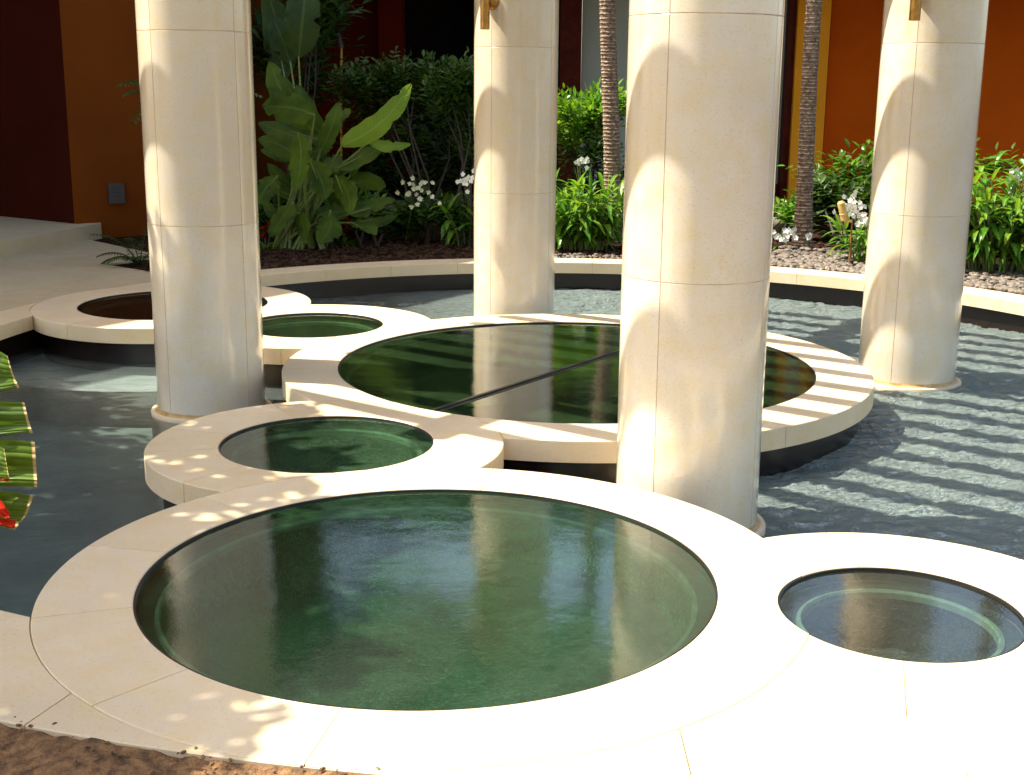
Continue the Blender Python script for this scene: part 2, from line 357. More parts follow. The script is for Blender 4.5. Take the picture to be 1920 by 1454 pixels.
for key in PRIO:
    x, y, ri, ro = POOLS[key]; pi_ = PRIO.index(key)
    root = empty('round_pool', (x, y, 0)); tag(root, LAB[key][0], LAB[key][1], 'round limestone rimmed pools')
    b = MB(); J = sorted(JA[key]); g_ = .0016
    for i, j0 in enumerate(J):
        j1 = J[(i + 1) % len(J)] + (360 if i == len(J) - 1 else 0)
        a0 = math.radians(j0) + g_ / ro; a1 = math.radians(j1) - g_ / ro
        ring_sector(b, x, y, ri, ro, a0, a1, 0., -.11, max(4, int((a1 - a0) / .035)))
    def cutters(extra=0.):
        cs = []
        for k2 in PRIO:
            if k2 == key: continue
            X2, Y2, r1, r2 = POOLS[k2]; d = math.hypot(X2 - x, Y2 - y)
            if PRIO.index(k2) < pi_ and d < ro + r2: cs.append(cyl_cut(X2, Y2, r2 + .0018 + extra))
            elif d < ro + r1: cs.append(cyl_cut(X2, Y2, r1 + extra))
        return cs
    o = b.build('coping', M['coping'], None); boolean(o, cutters()); me = o.data
    o2 = obj('coping', me.copy(), [], root); bpy.data.objects.remove(o)
    # joint bed under the stones
    b = MB(); b.lathe((x, y, 0), [(ri + .004, -.10), (ri + .004, -.0055 - .0006 * pi_), (ro - .004, -.0055 - .0006 * pi_), (ro - .004, -.10), (ri + .004, -.10)], 160)
    o = b.build('joint_bed', M['mortar'], None)
    cs = [c for c in (cyl_cut(POOLS[k2][0], POOLS[k2][1], POOLS[k2][2] + .004) for k2 in PRIO if k2 != key and math.hypot(POOLS[k2][0] - x, POOLS[k2][1] - y) < ro + POOLS[k2][2])]
    boolean(o, cs); obj('joint_bed', o.data.copy(), [], root); bpy.data.objects.remove(o)
    # dark tiled wall carrying the overhanging coping
    b = MB(); rw = ro - .075; b.lathe((x, y, 0), [(rw, -.62), (rw, -.102)], 128)
    o = b.build('tiled_wall', M['tile'], None, True)
    cs = [cyl_cut(POOLS[k2][0], POOLS[k2][1], POOLS[k2][2] + .03) for k2 in PRIO if k2 != key and math.hypot(POOLS[k2][0] - x, POOLS[k2][1] - y) < ro + POOLS[k2][2]]
    for md in cs: pass
    boolean(o, cs); obj('tiled_wall', o.data.copy(), [], root, True); bpy.data.objects.remove(o)
    # basin
    dp = {'A': .40, 'D': .80}.get(key, .30)
    lw = .062 if key in 'AB' else .05
    b = MB(); b.lathe((x, y, 0), [(ri + .002, -.108), (ri - .004, -.06), (ri - lw, -.068)], 144)
    b.build('shelf', M['basin_wall'], root, True)
    b = MB(); b.lathe((x, y, 0), [(ri - lw, -.068), (ri - lw - .004, -.058), (ri - lw - .016, -.056), (ri - lw - .022, -.064), (ri - lw - .024, -.085)], 144)
    b.build('ledge', M['ledge'], root, True)
    fm = {'A': 'basin', 'B': 'basin_grey', 'C': 'basin_small', 'D': 'basin_deep', 'E': 'basin_small', 'F': 'basin_dark'}[key]
    b = MB(); r0 = ri - lw - .024
    pr = [(r0, -.085), (r0 - .01, -dp + .06), (r0 - .03, -dp + .02), (r0 - .07, -dp)] + [(r0 * (1 - t) , -dp - .005 * t) for t in (.15, .3, .5, .7, .9, .9995)]
    b.lathe((x, y, 0), pr, 144); b.build('basin', M[fm], root, True)
    b = MB(); c0 = b.v((x, y, -.013)); rg = [b.v((x + (ri + .001) * math.cos(2 * PI * k / 128), y + (ri + .001) * math.sin(2 * PI * k / 128), -.013)) for k in range(128)]
    for k in range(128): b.f((c0, rg[k], rg[(k + 1) % 128]))
    b.build('water_surface', M['w_' + key], root)
    # thin steel edge between stone and water
    b = MB(); b.lathe((x, y, 0), [(ri - .0005, -.05), (ri - .0005, -.004), (ri - .007, -.004), (ri - .007, -.05)], 144)
    b.build('steel_edge', M['steel'], root, True)
    if key == 'D':
        b = MB(); c = Vector((x, y, 0))
        b.box(c + Vector((0, 0, -.012)), NN * (ri - .02), MM * .011, Vector((0, 0, .008)))
        b.box(c + MM * .035 + Vector((0, 0, -.016)), NN * (ri - .03), MM * .004, Vector((0, 0, .006)))
        b.build('divider_bar', M['steel'], root)

# ------------------------------------------------------------------ main basin
def smooth01(t): t = max(0., min(1., t)); return t * t * (3 - 2 * t)
def rin(a):
    a = math.degrees(a) % 360
    d = abs((a - 262 + 180) % 360 - 180)      # angle away from the near side
    return 4.09 + .83 * (1 - smooth01((d - 35) / 45))
def rout(a):
    d = math.degrees(a) % 360
    d2 = abs((d - 262 + 180) % 360 - 180)
    return rin(a) + .33 + (5.49 - 4.92 - .33) * (1 - smooth01((d2 - 40) / 40))
N = 240
b = MB()
ra = [b.v((POOLC.x + (rin(2 * PI * k / N) + .06) * math.cos(2 * PI * k / N), POOLC.y + (rin(2 * PI * k / N) + .06) * math.sin(2 * PI * k / N), -.10)) for k in range(N)]
rb = [b.v((b.V[i].x, b.V[i].y, -.60)) for i in ra]
for k in range(N): b.f((ra[k], ra[(k + 1) % N], rb[(k + 1) % N], rb[k]))
tag(b.build('pool_wall', M['tile'], None, True), 'black tiled inner wall of the large basin under its limestone curb', 'wall')
b = MB(); rb = [b.v((POOLC.x + (rin(2 * PI * k / N) + .1) * math.cos(2 * PI * k / N), POOLC.y + (rin(2 * PI * k / N) + .1) * math.sin(2 * PI * k / N), -.58)) for k in range(N)]
b.f(rb); tag(b.build('pool_floor', M['floor']), kind='structure')
# water: one sheet of real ripples, choppy in the east, calm in the west
b = MB(); CE = .024; idx = {}
def wave_z(x, y):
    a = max(.04, min(1., (x + .12 * y - .1) / 1.9)) ** 1.1
    if y > 9.5: a = max(a, min(.55, (y - 9.5) * .5 + (x + 1.2) * .25))
    qx, qy = x * .92 + y * .38, -x * .38 + y * .92
    wx = mnoise.noise(Vector((qx * 1.3, qy * 1.3, 3.))) * .25
    r1 = 1 - abs(mnoise.noise(Vector((qx * 2.6 + wx, qy * 5.2, 0)))) * 2
    r2 = 1 - abs(mnoise.noise(Vector((qx * 6. + wx * 3, qy * 12., 7.)))) * 2
    r3 = mnoise.noise(Vector((qx * 14., qy * 24., 11.)))
    return ZW + a * (.014 * r1 + .014 * r2 + .0075 * r3) - .012 * a
for i in range(int(9.7 / CE)):
    for j in range(int(9.9 / CE)):
        x = -4.4 + i * CE; y = 3.1 + j * CE; dx, dy = x + CE / 2 - POOLC.x, y + CE / 2 - POOLC.y
        r = math.hypot(dx, dy)
        if r > 5.1 or r > rin(math.atan2(dy, dx)) + .052: continue
        q = []
        for (p_, r_) in ((i, j), (i + 1, j), (i + 1, j + 1), (i, j + 1)):
            if (p_, r_) not in idx:
                xx, yy = -4.4 + p_ * CE, 3.1 + r_ * CE; idx[p_, r_] = b.v((xx, yy, wave_z(xx, yy)))
            q.append(idx[p_, r_])
        b.f(q)
tag(b.build('water', M['w_main'], None, True), kind='structure')
# pale submerged footing round the far left pool
b = MB(); x, y, ri, ro = POOLS['F']; b.lathe((x, y, 0), [(1.52, -.58), (1.52, -.34), (1.50, -.33), (.9, -.33)], 96)
tag(b.build('pool_footing', M['foot'], None), kind='structure')

# curb / paving ring round the basin
b = MB(); st = 9.2; k = 0; a = 3.0
while a < 363:
    a0, a1 = math.radians(a) + .0004, math.radians(min(a + st, 363)) - .0004
    ring_sector(b, POOLC.x, POOLC.y, rin, rout, a0, a1, -.001, -.105, 8)
    a += st
o = b.build('curb', M['coping'])
cs = [cyl_cut(POOLS[k][0], POOLS[k][1], POOLS[k][3] + .004) for k in 'ABF']
boolean(o, cs); tag(o, 'pale limestone curb circling the large rippled basin in front of the garden', 'curb')
b = MB(); n = 300; V = []
for k in range(n):
    aa = 2 * PI * k / n
    V.append((POOLC.x + (rin(aa) + .006) * math.cos(aa), POOLC.y + (rin(aa) + .006) * math.sin(aa), POOLC.x + (rout(aa) - .006) * math.cos(aa), POOLC.y + (rout(aa) - .006) * math.sin(aa)))
rg = [[b.v((v[0], v[1], -.10)), b.v((v[0], v[1], -.0105)), b.v((v[2], v[3], -.0105)), b.v((v[2], v[3], -.10))] for v in V]
for k in range(n):
    q, r2 = rg[k], rg[(k + 1) % n]
    for j in range(4): b.f((q[j], r2[j], r2[(j + 1) % 4], q[(j + 1) % 4]))
oj = b.build('joint_bed', M['mortar'])
boolean(oj, [cyl_cut(POOLS[k][0], POOLS[k][1], POOLS[k][3] - .002) for k in 'ABF'])
oj.parent = o

# plaza on the left: slabs in rings and rays
b = MB(); rr = [0, .62, 1.3, 2.0, 2.8, 3.7, 4.7, 6.0, 8.0]
def plaza_ok(p): 
    return not (p.y > 11.3 and p.x > -3.45 - (p.y - 11.4) * .30)
for i in range(len(rr) - 1):
    a = 132.; 
    while a < 236:
        w = 7.2 if i < 5 else 5.
        mid = math.radians(a + w / 2); rm = rout(mid) + (rr[i] + rr[i + 1]) / 2
        pm = Vector((POOLC.x + rm * math.cos(mid), POOLC.y + rm * math.sin(mid), 0))
        if plaza_ok(pm):
            f0 = lambda t, i=i: rout(t) + rr[i] + .0025
            f1 = lambda t, i=i: rout(t) + rr[i + 1]
            ring_sector(b, POOLC.x, POOLC.y, f0, f1, math.radians(a) + .0003, math.radians(a + w) - .0003, -.003, -.09, 4, .003)
        a += w
tag(b.build('plaza', M['paving']), kind='structure')

# ground sheet of planting soil, with a hole for the basin
b = MB(); n = 240
ring = []
for R2 in (None, 7, 10, 16, 40, 160):
    rw = []
    for k in range(n):
        aa = 2 * PI * k / n; r = rout(aa) - .03 if R2 is None else R2
        p = Vector((POOLC.x + r * math.cos(aa), POOLC.y + r * math.sin(aa), 0))
        z = -.022
        rw.append(b.v((p.x, p.y, z)))
    ring.append(rw)
for i in range(len(ring) - 1):
    for k in range(n): b.f((ring[i][k], ring[i][(k + 1) % n], ring[i + 1][(k + 1) % n], ring[i + 1][k]))
tag(b.build('ground', M['soil']), kind='structure')
# brown gravelly soil in the near foreground: a real lumpy strip
b = MB(); nx, ny = 260, 60; idx = {}
for i in range(nx + 1):
    aa = math.radians(212 + 100 * i / nx)
    for j in range(ny + 1):
        r = 5.48 + 1.6 * (j / ny) ** 1.4
        p = Vector((POOLC.x + r * math.cos(aa), POOLC.y + r * math.sin(aa), 0))
        z = -.012 + .012 * mnoise.noise(p * 9) + .011 * mnoise.noise(p * 28) + .006 * mnoise.noise(p * 60)
        if j == 0: z = -.02
        idx[i, j] = b.v((p.x, p.y, z))
for i in range(nx):
    for j in range(ny): b.f((idx[i, j], idx[i, j + 1], idx[i + 1, j + 1], idx[i + 1, j]))
tag(b.build('gravel_ground', M['gravel'], None, True), kind='structure')

def walkway(name, poly, z, mt):
    b = MB(); b.prism(poly, z - .06, z); return b.build(name, mt)
tag(walkway('path', [(-9, 16.2), (9, 16.2), (9, 19.2), (-9, 19.2)], .02, M['paving']), kind='structure')

# ------------------------------------------------------------------ columns
COLS = [((-1.819, 7.534), 'left column, standing in shaded water beside the small pools'),
        ((.010, 10.0), 'farthest column, behind the wide divided pool, with a bronze lamp near its top'),
        ((.791, 5.517), 'thickest looking column, nearest the camera, rising behind the largest foreground pool'),
        ((2.679, 8.496), 'right column standing in the sunlit rippled water, bronze lamp at its top')]
RC = .3186
def drum(b, cx, cy, z0, z1, g=.0019, ch=.0022):
    ang0 = -PI / 2 - GA + 0.0   # one joint faces back along the beams
    for q in range(4):
        tone = (R_.random(), 0)
        a0 = ang0 + q * PI / 2 + g / RC; a1 = ang0 + (q + 1) * PI / 2 - g / RC; n = 22
        zs = [z0 + g, z0 + g + ch * .6, z1 - g - ch * .6, z1 - g]
        grid = []
        for zi, z in enumerate([z0 + g] + zs + [z1 - g]):
            row = []
            for k in range(-1, n + 2):
                kk = min(max(k, 0), n); a = a0 + (a1 - a0) * kk / n
                edge = (k in (-1, n + 1)) or zi in (0, 5)
                semi = zi in (1, 4)
                r = RC - ch if edge else RC - (ch * .4 if semi else 0)
                row.append(b.v((cx + r * math.cos(a), cy + r * math.sin(a), z), tone))
            grid.append(row)
        for i in range(len(grid) - 1):
            for k in range(len(grid[0]) - 1):
                b.f((grid[i][k], grid[i][k + 1], grid[i + 1][k + 1], grid[i + 1][k]))
for ci, ((cx, cy), lab) in enumerate(COLS):
    root = empty('stone_column', (cx, cy, ZW)); tag(root, lab, 'column', 'limestone columns of the rotunda')
    b = MB(); b.lathe((cx, cy, 0), [(RC - .0018, -.58), (RC - .0018, 3.0)], 128); b.build('core', M['grout'], root, True)
    zz = [-.25, .87, 1.94, 2.995]
    for i in range(3):
        b = MB(); drum(b, cx, cy, zz[i], zz[i + 1]); b.build('drum', M['column'], root, True)
    b = MB(); b.lathe((cx, cy, 0), [(RC - .01, -.246), (RC + .03, -.246), (RC + .037, -.249), (RC + .04, -.256), (RC + .04, -.58)], 96)
    b.build('plinth', M['coping'], root, True)
    b = MB(); b.lathe((cx, cy, 0), [(RC + .001, -.225), (RC + .004, -.238), (RC + .016, -.2445), (RC + .018, -.2465)], 96)
    b.build('stain_bead', M['plinth'], root, True)
    b = MB(); b.box(Vector((cx, cy, 2.9975)), NN * .36, MM * .36, Vector((0, 0, .002))); b.build('cap_plate', M['timber'], root)

# bronze wall lamps
def lamp(ci, zbot, lab):
    (cx, cy), _ = COLS[ci]; d = -NN; root_p = Vector((cx, cy, zbot)) + d * RC
    root = empty('wall_lamp', root_p); tag(root, lab, 'wall lamp', 'bronze lamps on the columns')
    p = root_p + d * .085
    b = MB(); b.lathe((p.x, p.y, zbot), [(.028, .004), (.034, 0), (.034, .52), (.03, .524), (.001, .524)], 28)
    b.lathe((p.x, p.y, zbot), [(.028, .004), (.028, .06), (.001, .06)], 28)
    b.build('tube', M['bronze'], root, True)
    b = MB(); b.lathe((p.x, p.y, zbot), [(.0353, .155), (.0365, .16), (.0353, .165)], 28); b.build('band', M['bronze'], root, True)
    b = MB(); c = root_p + Vector((0, 0, .20)); prof = [(.062, 0.), (.062, .012), (.055, .028), (.038, .046), (.018, .055), (.0005, .057)]
    rings = []
    for r, h in prof:
        rings.append([b.v(c + d * h + (MM * math.cos(t) + Vector((0, 0, 1)) * math.sin(t)) * r) for t in [2 * PI * k / 28 for k in range(28)]])
    for i in range(len(rings) - 1):
        for k in range(28): b.f((rings[i][k], rings[i][(k + 1) % 28], rings[i + 1][(k + 1) % 28], rings[i + 1][k]))
    b.build('back_plate', M['bronze'], root, True)
    b = MB(); b.tube([c + d * .03, c + d * .07], .014, 12); b.build('arm', M['bronze'], root, True)
lamp(1, 2.06, 'bronze tube lamp on the farthest column, behind the wide divided pool')
lamp(3, 2.07, 'bronze tube lamp high on the right column in the rippled water')

# ------------------------------------------------------------------ pergola over the columns (throws the stripes)
root = empty('pergola', (.42, 7.9, 3.0)); tag(root, 'slatted timber pergola carried by the four limestone columns', 'pergola')
ZS = 3.28; TAN = 1.411; SU, SV = .415, .910
for v in (-5.76, -2.60):
    b = MB(); b.box(uv(6.7, v, 3.105), NN * 2.95, MM * .085, Vector((0, 0, .095))); b.build('beam', M['timber'], root)
L = ZS / TAN
for k in range(-7, 10):
    ug = 7.29 + .345 * k
    fr_ = max(0., min(1., (7.2 - ug) / 1.7)); tilt = .015 + .035 * fr_; ug += .03 * fr_
    us = ug - SU * L; vm = -3.6 - SV * L
    v0, v1 = -7.45, -.95
    p0 = uv(us - tilt * (v0 - vm), v0, ZS + .004); p1 = uv(us - tilt * (v1 - vm), v1, ZS + .004)
    d = (p1 - p0) * .5; nn = Vector((-d.y, d.x, 0)).normalized()
    b = MB(); b.box((p0 + p1) * .5, d, nn * .048, Vector((0, 0, .08))); b.build('slat', M['timber'], root)

# ------------------------------------------------------------------ buildings
def wallbox(b, p, q, z0, z1, t=.25, side=1):
    p = Vector((p[0], p[1], 0)); q = Vector((q[0], q[1], 0)); d = q - p; n = Vector((-d.y, d.x, 0)).normalized() * side
    c = (p + q) / 2 + n * t / 2; b.box(Vector((c.x, c.y, (z0 + z1) / 2)), d / 2, n * t / 2, Vector((0, 0, (z1 - z0) / 2)))
A0 = Vector((-4.83, 14.12, 0))
bl = empty('entrance_building', A0); tag(bl, 'shaded maroon and brown stucco building behind the plaza steps on the left', 'building')
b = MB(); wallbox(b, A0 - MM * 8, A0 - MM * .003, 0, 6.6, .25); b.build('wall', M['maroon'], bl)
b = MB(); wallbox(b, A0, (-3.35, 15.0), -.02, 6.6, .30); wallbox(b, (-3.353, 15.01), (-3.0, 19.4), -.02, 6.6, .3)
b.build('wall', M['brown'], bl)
b = MB(); P = [uv(1.0, -11.75), uv(14.5, -11.75), uv(14.5, -21), uv(1.0, -21)]
b.prism([(p.x, p.y) for p in P], 6.6, 6.85); b.build('roof', M['maroon'], bl)
b = MB(); wallbox(b, uv(1, -18.5), uv(9, -18.5), 0, 6.6, .3); b.build('wall', M['maroon'], bl)
# step
b = MB(); b.prism([(-5.75, 8.6), (-4.575, 14.23), (-4.62, 14.30), (-4.80, 14.10), (-12, 19.2), (-14, 8.6)][::1], -.05, .15)
stp = b.build('plaza_step', M['paving']); tag(stp, 'low shaded stone step up to the maroon wall at far left', 'step')
b = MB(); c = A0 + (Vector((-3.35, 15.0, 0)) - A0) * .27; dd = (Vector((-3.35, 15.0, 0)) - A0).normalized(); nn = Vector((dd.y, -dd.x, 0))
cc = Vector((c.x, c.y, .47)) + nn * .03
i0 = len(b.V)
for sx in (-1, 1):
    for (o_, z) in ((-.03, -.11), (.028, -.11), (.012, .11), (-.03, .11)): b.v(cc + dd * sx * .085 + nn * o_ + Vector((0, 0, z)))
for q in ((0, 1, 2, 3), (7, 6, 5, 4), (0, 4, 5, 1), (1, 5, 6, 2), (2, 6, 7, 3), (3, 7, 4, 0)): b.f(q)
for s_ in range(4): b.box(cc + nn * (.026 - s_ * .004) + Vector((0, 0, -.07 + s_ * .045)), dd * .07, nn * .006, Vector((0, 0, .006)))
tag(b.build('wall_light', M['fixture']), 'small grey louvred light box low on the brown wall at left', 'wall light')

YB = 19.5
bb = empty('hotel_building', (0, YB, 0)); tag(bb, 'long red and orange stucco building behind the garden with a deep eave out of view', 'building')
def xs(px, Y=YB): return at(px, 300, Y).x
def seg(name, p0, p1, z0, z1, mt, dy=0., t=.3):
    b = MB(); x0, x1 = xs(p0, YB + dy), xs(p1, YB + dy)
    b.box(Vector(((x0 + x1) / 2, YB + dy + t / 2, (z0 + z1) / 2)), Vector(((x1 - x0) / 2, 0, 0)), Vector((0, t / 2, 0)), Vector((0, 0, (z1 - z0) / 2)))
    return b.build(name, M[mt], bb)
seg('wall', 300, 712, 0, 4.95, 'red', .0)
seg('pier', 713, 757, 0, 4.95, 'red', -.35, .5)
seg('dark_opening', 758, 1046, 0, 4.95, 'black', 1.6, .1)
seg('pier', 886, 1046, 0, 4.95, 'black', .6, .3)
seg('door_frame', 1047, 1086, 0, 4.95, 'frame', -.05, .3)
seg('panel', 1087, 1466, .25, 3.05, 'panel', .22, .1)
seg('lintel', 1087, 1480, 3.05, 4.95, 'black', .06, .2)
seg('door_frame', 1466, 1480, 0, 3.05, 'frame', -.02, .3)
seg('panel_base', 1087, 1465, 0.02, .25, 'frame', .16, .2)
seg('pier', 1481, 1541, 0, 4.95, 'yellow', -.12, .5)
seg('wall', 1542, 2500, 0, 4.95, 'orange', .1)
b = MB(); b.prism([(-4, YB - 3.2), (10, YB - 3.2), (10, YB + 5), (-4, YB + 5)], 3.7, 3.95); b.build('eave', M['maroon'], bb)  # eave added out of view, deep and low to darken the walls
b = MB(); b.prism([(-4, YB - .2), (2.2, YB - .2), (2.2, YB + 5), (-4, YB + 5)], 4.9, 5.25); b.build('parapet', M['red'], bb)

# bronze pole with a bent arm in front of the red wall
b = MB(); Y = 16.0
pts = [at(640, 470, Y), at(640, 300, Y), at(640, 90, Y), at(634, 66, Y), at(615, 50, Y), at(585, 36, Y)]
pts[0].z = -.02
pl = empty('garden_pole', pts[0]); tag(pl, 'thin bronze pole with a bent top standing against the red wall behind the big leaves', 'pole')
b.tube(pts[:3], .018, 10); b.build('pole', M['bronze'], pl, True)
b = MB(); b.tube([pts[2] - Vector((0, 0, .005)), *pts[3:]], .034, 10); b.build('arm', M['fixture'], pl, True)

# ------------------------------------------------------------------ plants
def rnd(a, b_): return R_.uniform(a, b_)
def leaf(b, base, d, up, L, W, droop=.3, n=5, fold=.25, m=0, peak=.45, wav=0.):
    d = Vector(d).normalized(); side = d.cross(up)
    if side.length < 1e-3: side = Vector((1, 0, 0))
    side.normalize(); rows = []
    p = Vector(base); dirv = d.copy(); stp = L / n
    for i in range(n + 1):
        t = i / n
        w = W * .5 * (math.sin(PI * min(1, t ** (math.log(.5) / math.log(peak)))) ** .75 if 0 < t < 1 else .03)
        nrm = side.cross(dirv).normalized()
        lift = nrm * (w * fold)
        wv = Vector((0, 0, rnd(-wav, wav) * W)) if wav else Vector()
        rows.append((b.v(p + side * w + lift + wv, (t, 1)), b.v(p, (t, 0)), b.v(p - side * w + lift - wv, (t, -1))))
        dirv = (dirv + Vector((0, 0, -droop / n * (1 + t)))).normalized(); p = p + dirv * stp
    for i in range(n):
        a, c = rows[i], rows[i + 1]
        b.f((a[0], a[1], c[1], c[0]), m); b.f((a[1], a[2], c[2], c[1]), m)
    return p
def rdir(th, el): return Vector((math.cos(th) * math.cos(el), math.sin(th) * math.cos(el), math.sin(el)))

def shrub(name, c, size, nleaf, L, W, mats, label, cat='shrub', seed=1, stems=7, hollow=.45, cl=None, base=None, group=None, lump=None):
    """leafy shrub: sprays of small leaves spread through the volume of uneven lobes, on real stems"""
    global R_; R_ = random.Random(seed)
    c = Vector(c); sx, sy, sz = size
    g0 = base if base else Vector((c.x, c.y, -.02))
    root = empty(name, g0); tag(root, label, cat, group)
    lobes = []
    for i in range(cl or 9):
        v = Vector((rnd(-1, 1), rnd(-1, 1), rnd(-.8, 1)));
        if v.length > 1: v.normalize()
        lobes.append((c + Vector((v.x * sx * .68, v.y * sy * .68, v.z * sz * .68)), rnd(.28, .5)))
    b = MB(); per = 7; ns = nleaf // per
    for i in range(ns):
        lc, lr = lobes[R_.randrange(len(lobes))]
        v = Vector((R_.gauss(0, 1), R_.gauss(0, 1), R_.gauss(0, 1))).normalized() * (R_.random() ** .4)
        p = lc + Vector((v.x * sx * lr, v.y * sy * lr, v.z * sz * lr))
        out = (p - g0); out.z *= .7; out.normalize()
        out = (out + Vector((rnd(-.6, .6), rnd(-.6, .6), rnd(-.35, .45)))).normalized()
        sl = L * 2.6; up = Vector((rnd(-.4, .4), rnd(-.4, .4), 1)).normalized(); sd = out.cross(up).normalized()
        for k in range(per):
            t = (k // 2) / (per // 2); q = p + out * sl * t * .8
            if k == per - 1: dd = out
            else: dd = (out * .75 + sd * (1 if k % 2 else -1)).normalized()
            s_ = rnd(.75, 1.2)
            leaf(b, q, dd, (up + Vector((rnd(-.5, .5), rnd(-.5, .5), 0))).normalized(), L * s_, W * s_, .25, 3, .2, R_.randrange(len(mats)))
    b.build('foliage', mats, root)
    b = MB()
    for i in range(stems):
        lc, lr = lobes[i % len(lobes)]; th = rnd(0, 2 * PI)
        p0 = g0 + Vector((math.cos(th) * .10, math.sin(th) * .08, -.02)); p3 = lc
        p1 = p0.lerp(p3, .35) + Vector((rnd(-.06, .06), rnd(-.06, .06), .08)); p2 = p0.lerp(p3, .7) + Vector((rnd(-.07, .07), rnd(-.07, .07), .05))
        b.tube([p0, p1, p2, p3], [.018, .014, .010, .005], 6)
        for j in range(3):
            q = p2 + (p3 - p2) * rnd(0, .6); b.tube([q, q + Vector((rnd(-.3, .3) * sx, rnd(-.3, .3) * sy, rnd(0, .3) * sz))], [.006, .003], 5)
    b.build('stem', M['stem'], root, True)
    return root

def ginger(name, c, spread, h, ncane, L, W, label, seed=3, mats=None, lean=1., group=None, z0=-.02):
    """clump of leafy canes, two-ranked strap leaves arching out"""
    global R_; R_ = random.Random(seed)
    c = Vector(c); root = empty(name, (c.x, c.y, z0)); tag(root, label, 'plant', group)
    b = MB(); bs = MB()
    for i in range(ncane):
        th = rnd(0, 2 * PI); rr2 = math.sqrt(R_.random())
        p = Vector((c.x + math.cos(th) * rr2 * spread[0] * .45, c.y + math.sin(th) * rr2 * spread[1] * .45, z0))
        o = Vector((math.cos(th) * spread[0], math.sin(th) * spread[1], 0)) * rr2 * .75 * lean
        H = h * rnd(.6, 1.0) * (1 - .25 * rr2)
        pts = [p]
        for j in range(1, 7):
            t = j / 6; pts.append(p + Vector((0, 0, H * (t - .12 * t * t))) + o * t ** 1.7)
        bs.tube(pts, [.009, .009, .008, .007, .006, .005, .003], 5)
        az = rnd(0, PI)
        nl = int(rnd(8, 12))
        for k in range(nl):
            t = .18 + .82 * k / (nl - 1); f = t * 6; j = min(5, int(f)); q = pts[j].lerp(pts[j + 1], f - j)
            a = az + (PI if k % 2 else 0) + rnd(-.45, .45)
            el = rnd(.25, .8) if t < .9 else rnd(.7, 1.3)
            s_ = rnd(.75, 1.15) * (.75 + .5 * math.sin(PI * min(t, .8)))
            dd = (rdir(a, el) + o.normalized() * .35).normalized() if o.length > 0 else rdir(a, el)
            leaf(b, q, dd, Vector((0, 0, 1)), L * s_, W * s_, rnd(.5, 1.3), 6, .3, R_.randrange(len(mats or [1])), .38)
    b.build('foliage', mats or [M['ginger']], root)
    bs.build('stem', M['gstem'], root, True)
    return root

def orchid(c, top, n, sz, label, seed, mat='petal', stem_to=None, leaves=True, spread=.12):
    """flowering orchid: arching stem, spray of five petalled flowers, strap leaves at the base"""
    global R_; R_ = random.Random(seed)
    c = Vector(c); top = Vector(top); root = empty('orchid', c); tag(root, label, 'orchid', 'white orchids in the planting beds')
    b = MB(); mid = c.lerp(top, .6) + Vector((rnd(-.03, .03), 0, .05)); b.tube([c, c.lerp(mid, .5), mid, top], [.006, .005, .004, .003], 6)
    for k in range(3): b.tube([mid, top + Vector((rnd(-spread, spread), rnd(-.05, .05), rnd(-.08, .05)))], [.003, .002], 5)
    b.build('stem', M['gstem'], root, True)
    for k in range(n):
        b = MB()
        p = top + Vector((R_.gauss(0, spread * .6), R_.gauss(0, spread * .3), R_.gauss(0, spread * .45)))
        f = Vector((rnd(-.6, .6), -1, rnd(-.3, .5))).normalized(); sd = f.cross(Vector((0, 0, 1))).normalized(); u = sd.cross(f)
        for q in range(5):
            a = q * 2 * PI / 5 + rnd(-.2, .2) + PI / 2
            dd = (sd * math.cos(a) + u * math.sin(a)) + f * .25
            leaf(b, p, dd, f, sz * rnd(.8, 1.1), sz * .75, 0.1, 3, .1, 0, .55)
        b.build('flower', M[mat], root)
    if leaves:
        b = MB()
        for k in range(9): leaf(b, c + Vector((0, 0, rnd(0, .25))), rdir(rnd(0, 2 * PI), rnd(.4, 1.2)), Vector((0, 0, 1)), rnd(.12, .24), .035, rnd(.3, 1.), 5, .3)
        b.build('foliage', M['ginger'], root)
    return root

# --- big paddle-leaved plant left of the far column
def paddle(b, p0, p1, W, m=0, bend=.1, n=14, face=None, tears=0., sway=0.):
    """wide paddle blade from p0 to p1 with a ribbed, wavy, partly torn margin"""
    p0 = Vector(p0); p1 = Vector(p1); d = p1 - p0; L = d.length; dn = d.normalized()
    face = Vector(face or (0.1, -1, .35)); side = dn.cross(face).normalized(); nrm = side.cross(dn).normalized()
    rows = []
    for i in range(n + 1):
        t = i / n
        w = W * .5 * (max(0., math.sin(PI * min(1, (t * .97 + .03) ** .78))) ** .62) * (1 + .06 * math.sin(t * 9 + L * 40))
        if i == n: w = W * .02
        p = p0 + d * t + side * sway * L * math.sin(PI * t) + nrm * bend * L * math.sin(PI * t) + Vector((0, 0, -bend * .5 * L * t * t))
        row = []
        for j, s_ in enumerate((-1, -.66, -.33, 0, .33, .66, 1)):
            tr = (rnd(-tears, tears * .5) if abs(s_) == 1 else 0) - (.35 if abs(s_) == 1 and R_.random() < tears * 1.2 else 0)
            q = p + side * s_ * w * (1 + tr) - nrm * (abs(s_) ** 1.5) * w * rnd(-.02, .34) * .8 + nrm * abs(s_) * w * .12 + dn * abs(s_) * W * .12
            row.append(b.v(q, (t, s_)))
        rows.append(row)
    for i in range(n):
        for j in range(6): b.f((rows[i][j], rows[i][j + 1], rows[i + 1][j + 1], rows[i + 1][j]), m)
R_ = random.Random(11)
g0 = gr(560, 466, -.02)
bp = empty('paddle_plant', g0); tag(bp, 'big clump of broad paddle leaves between the left and farthest columns', 'plant')
Yp = 13.35
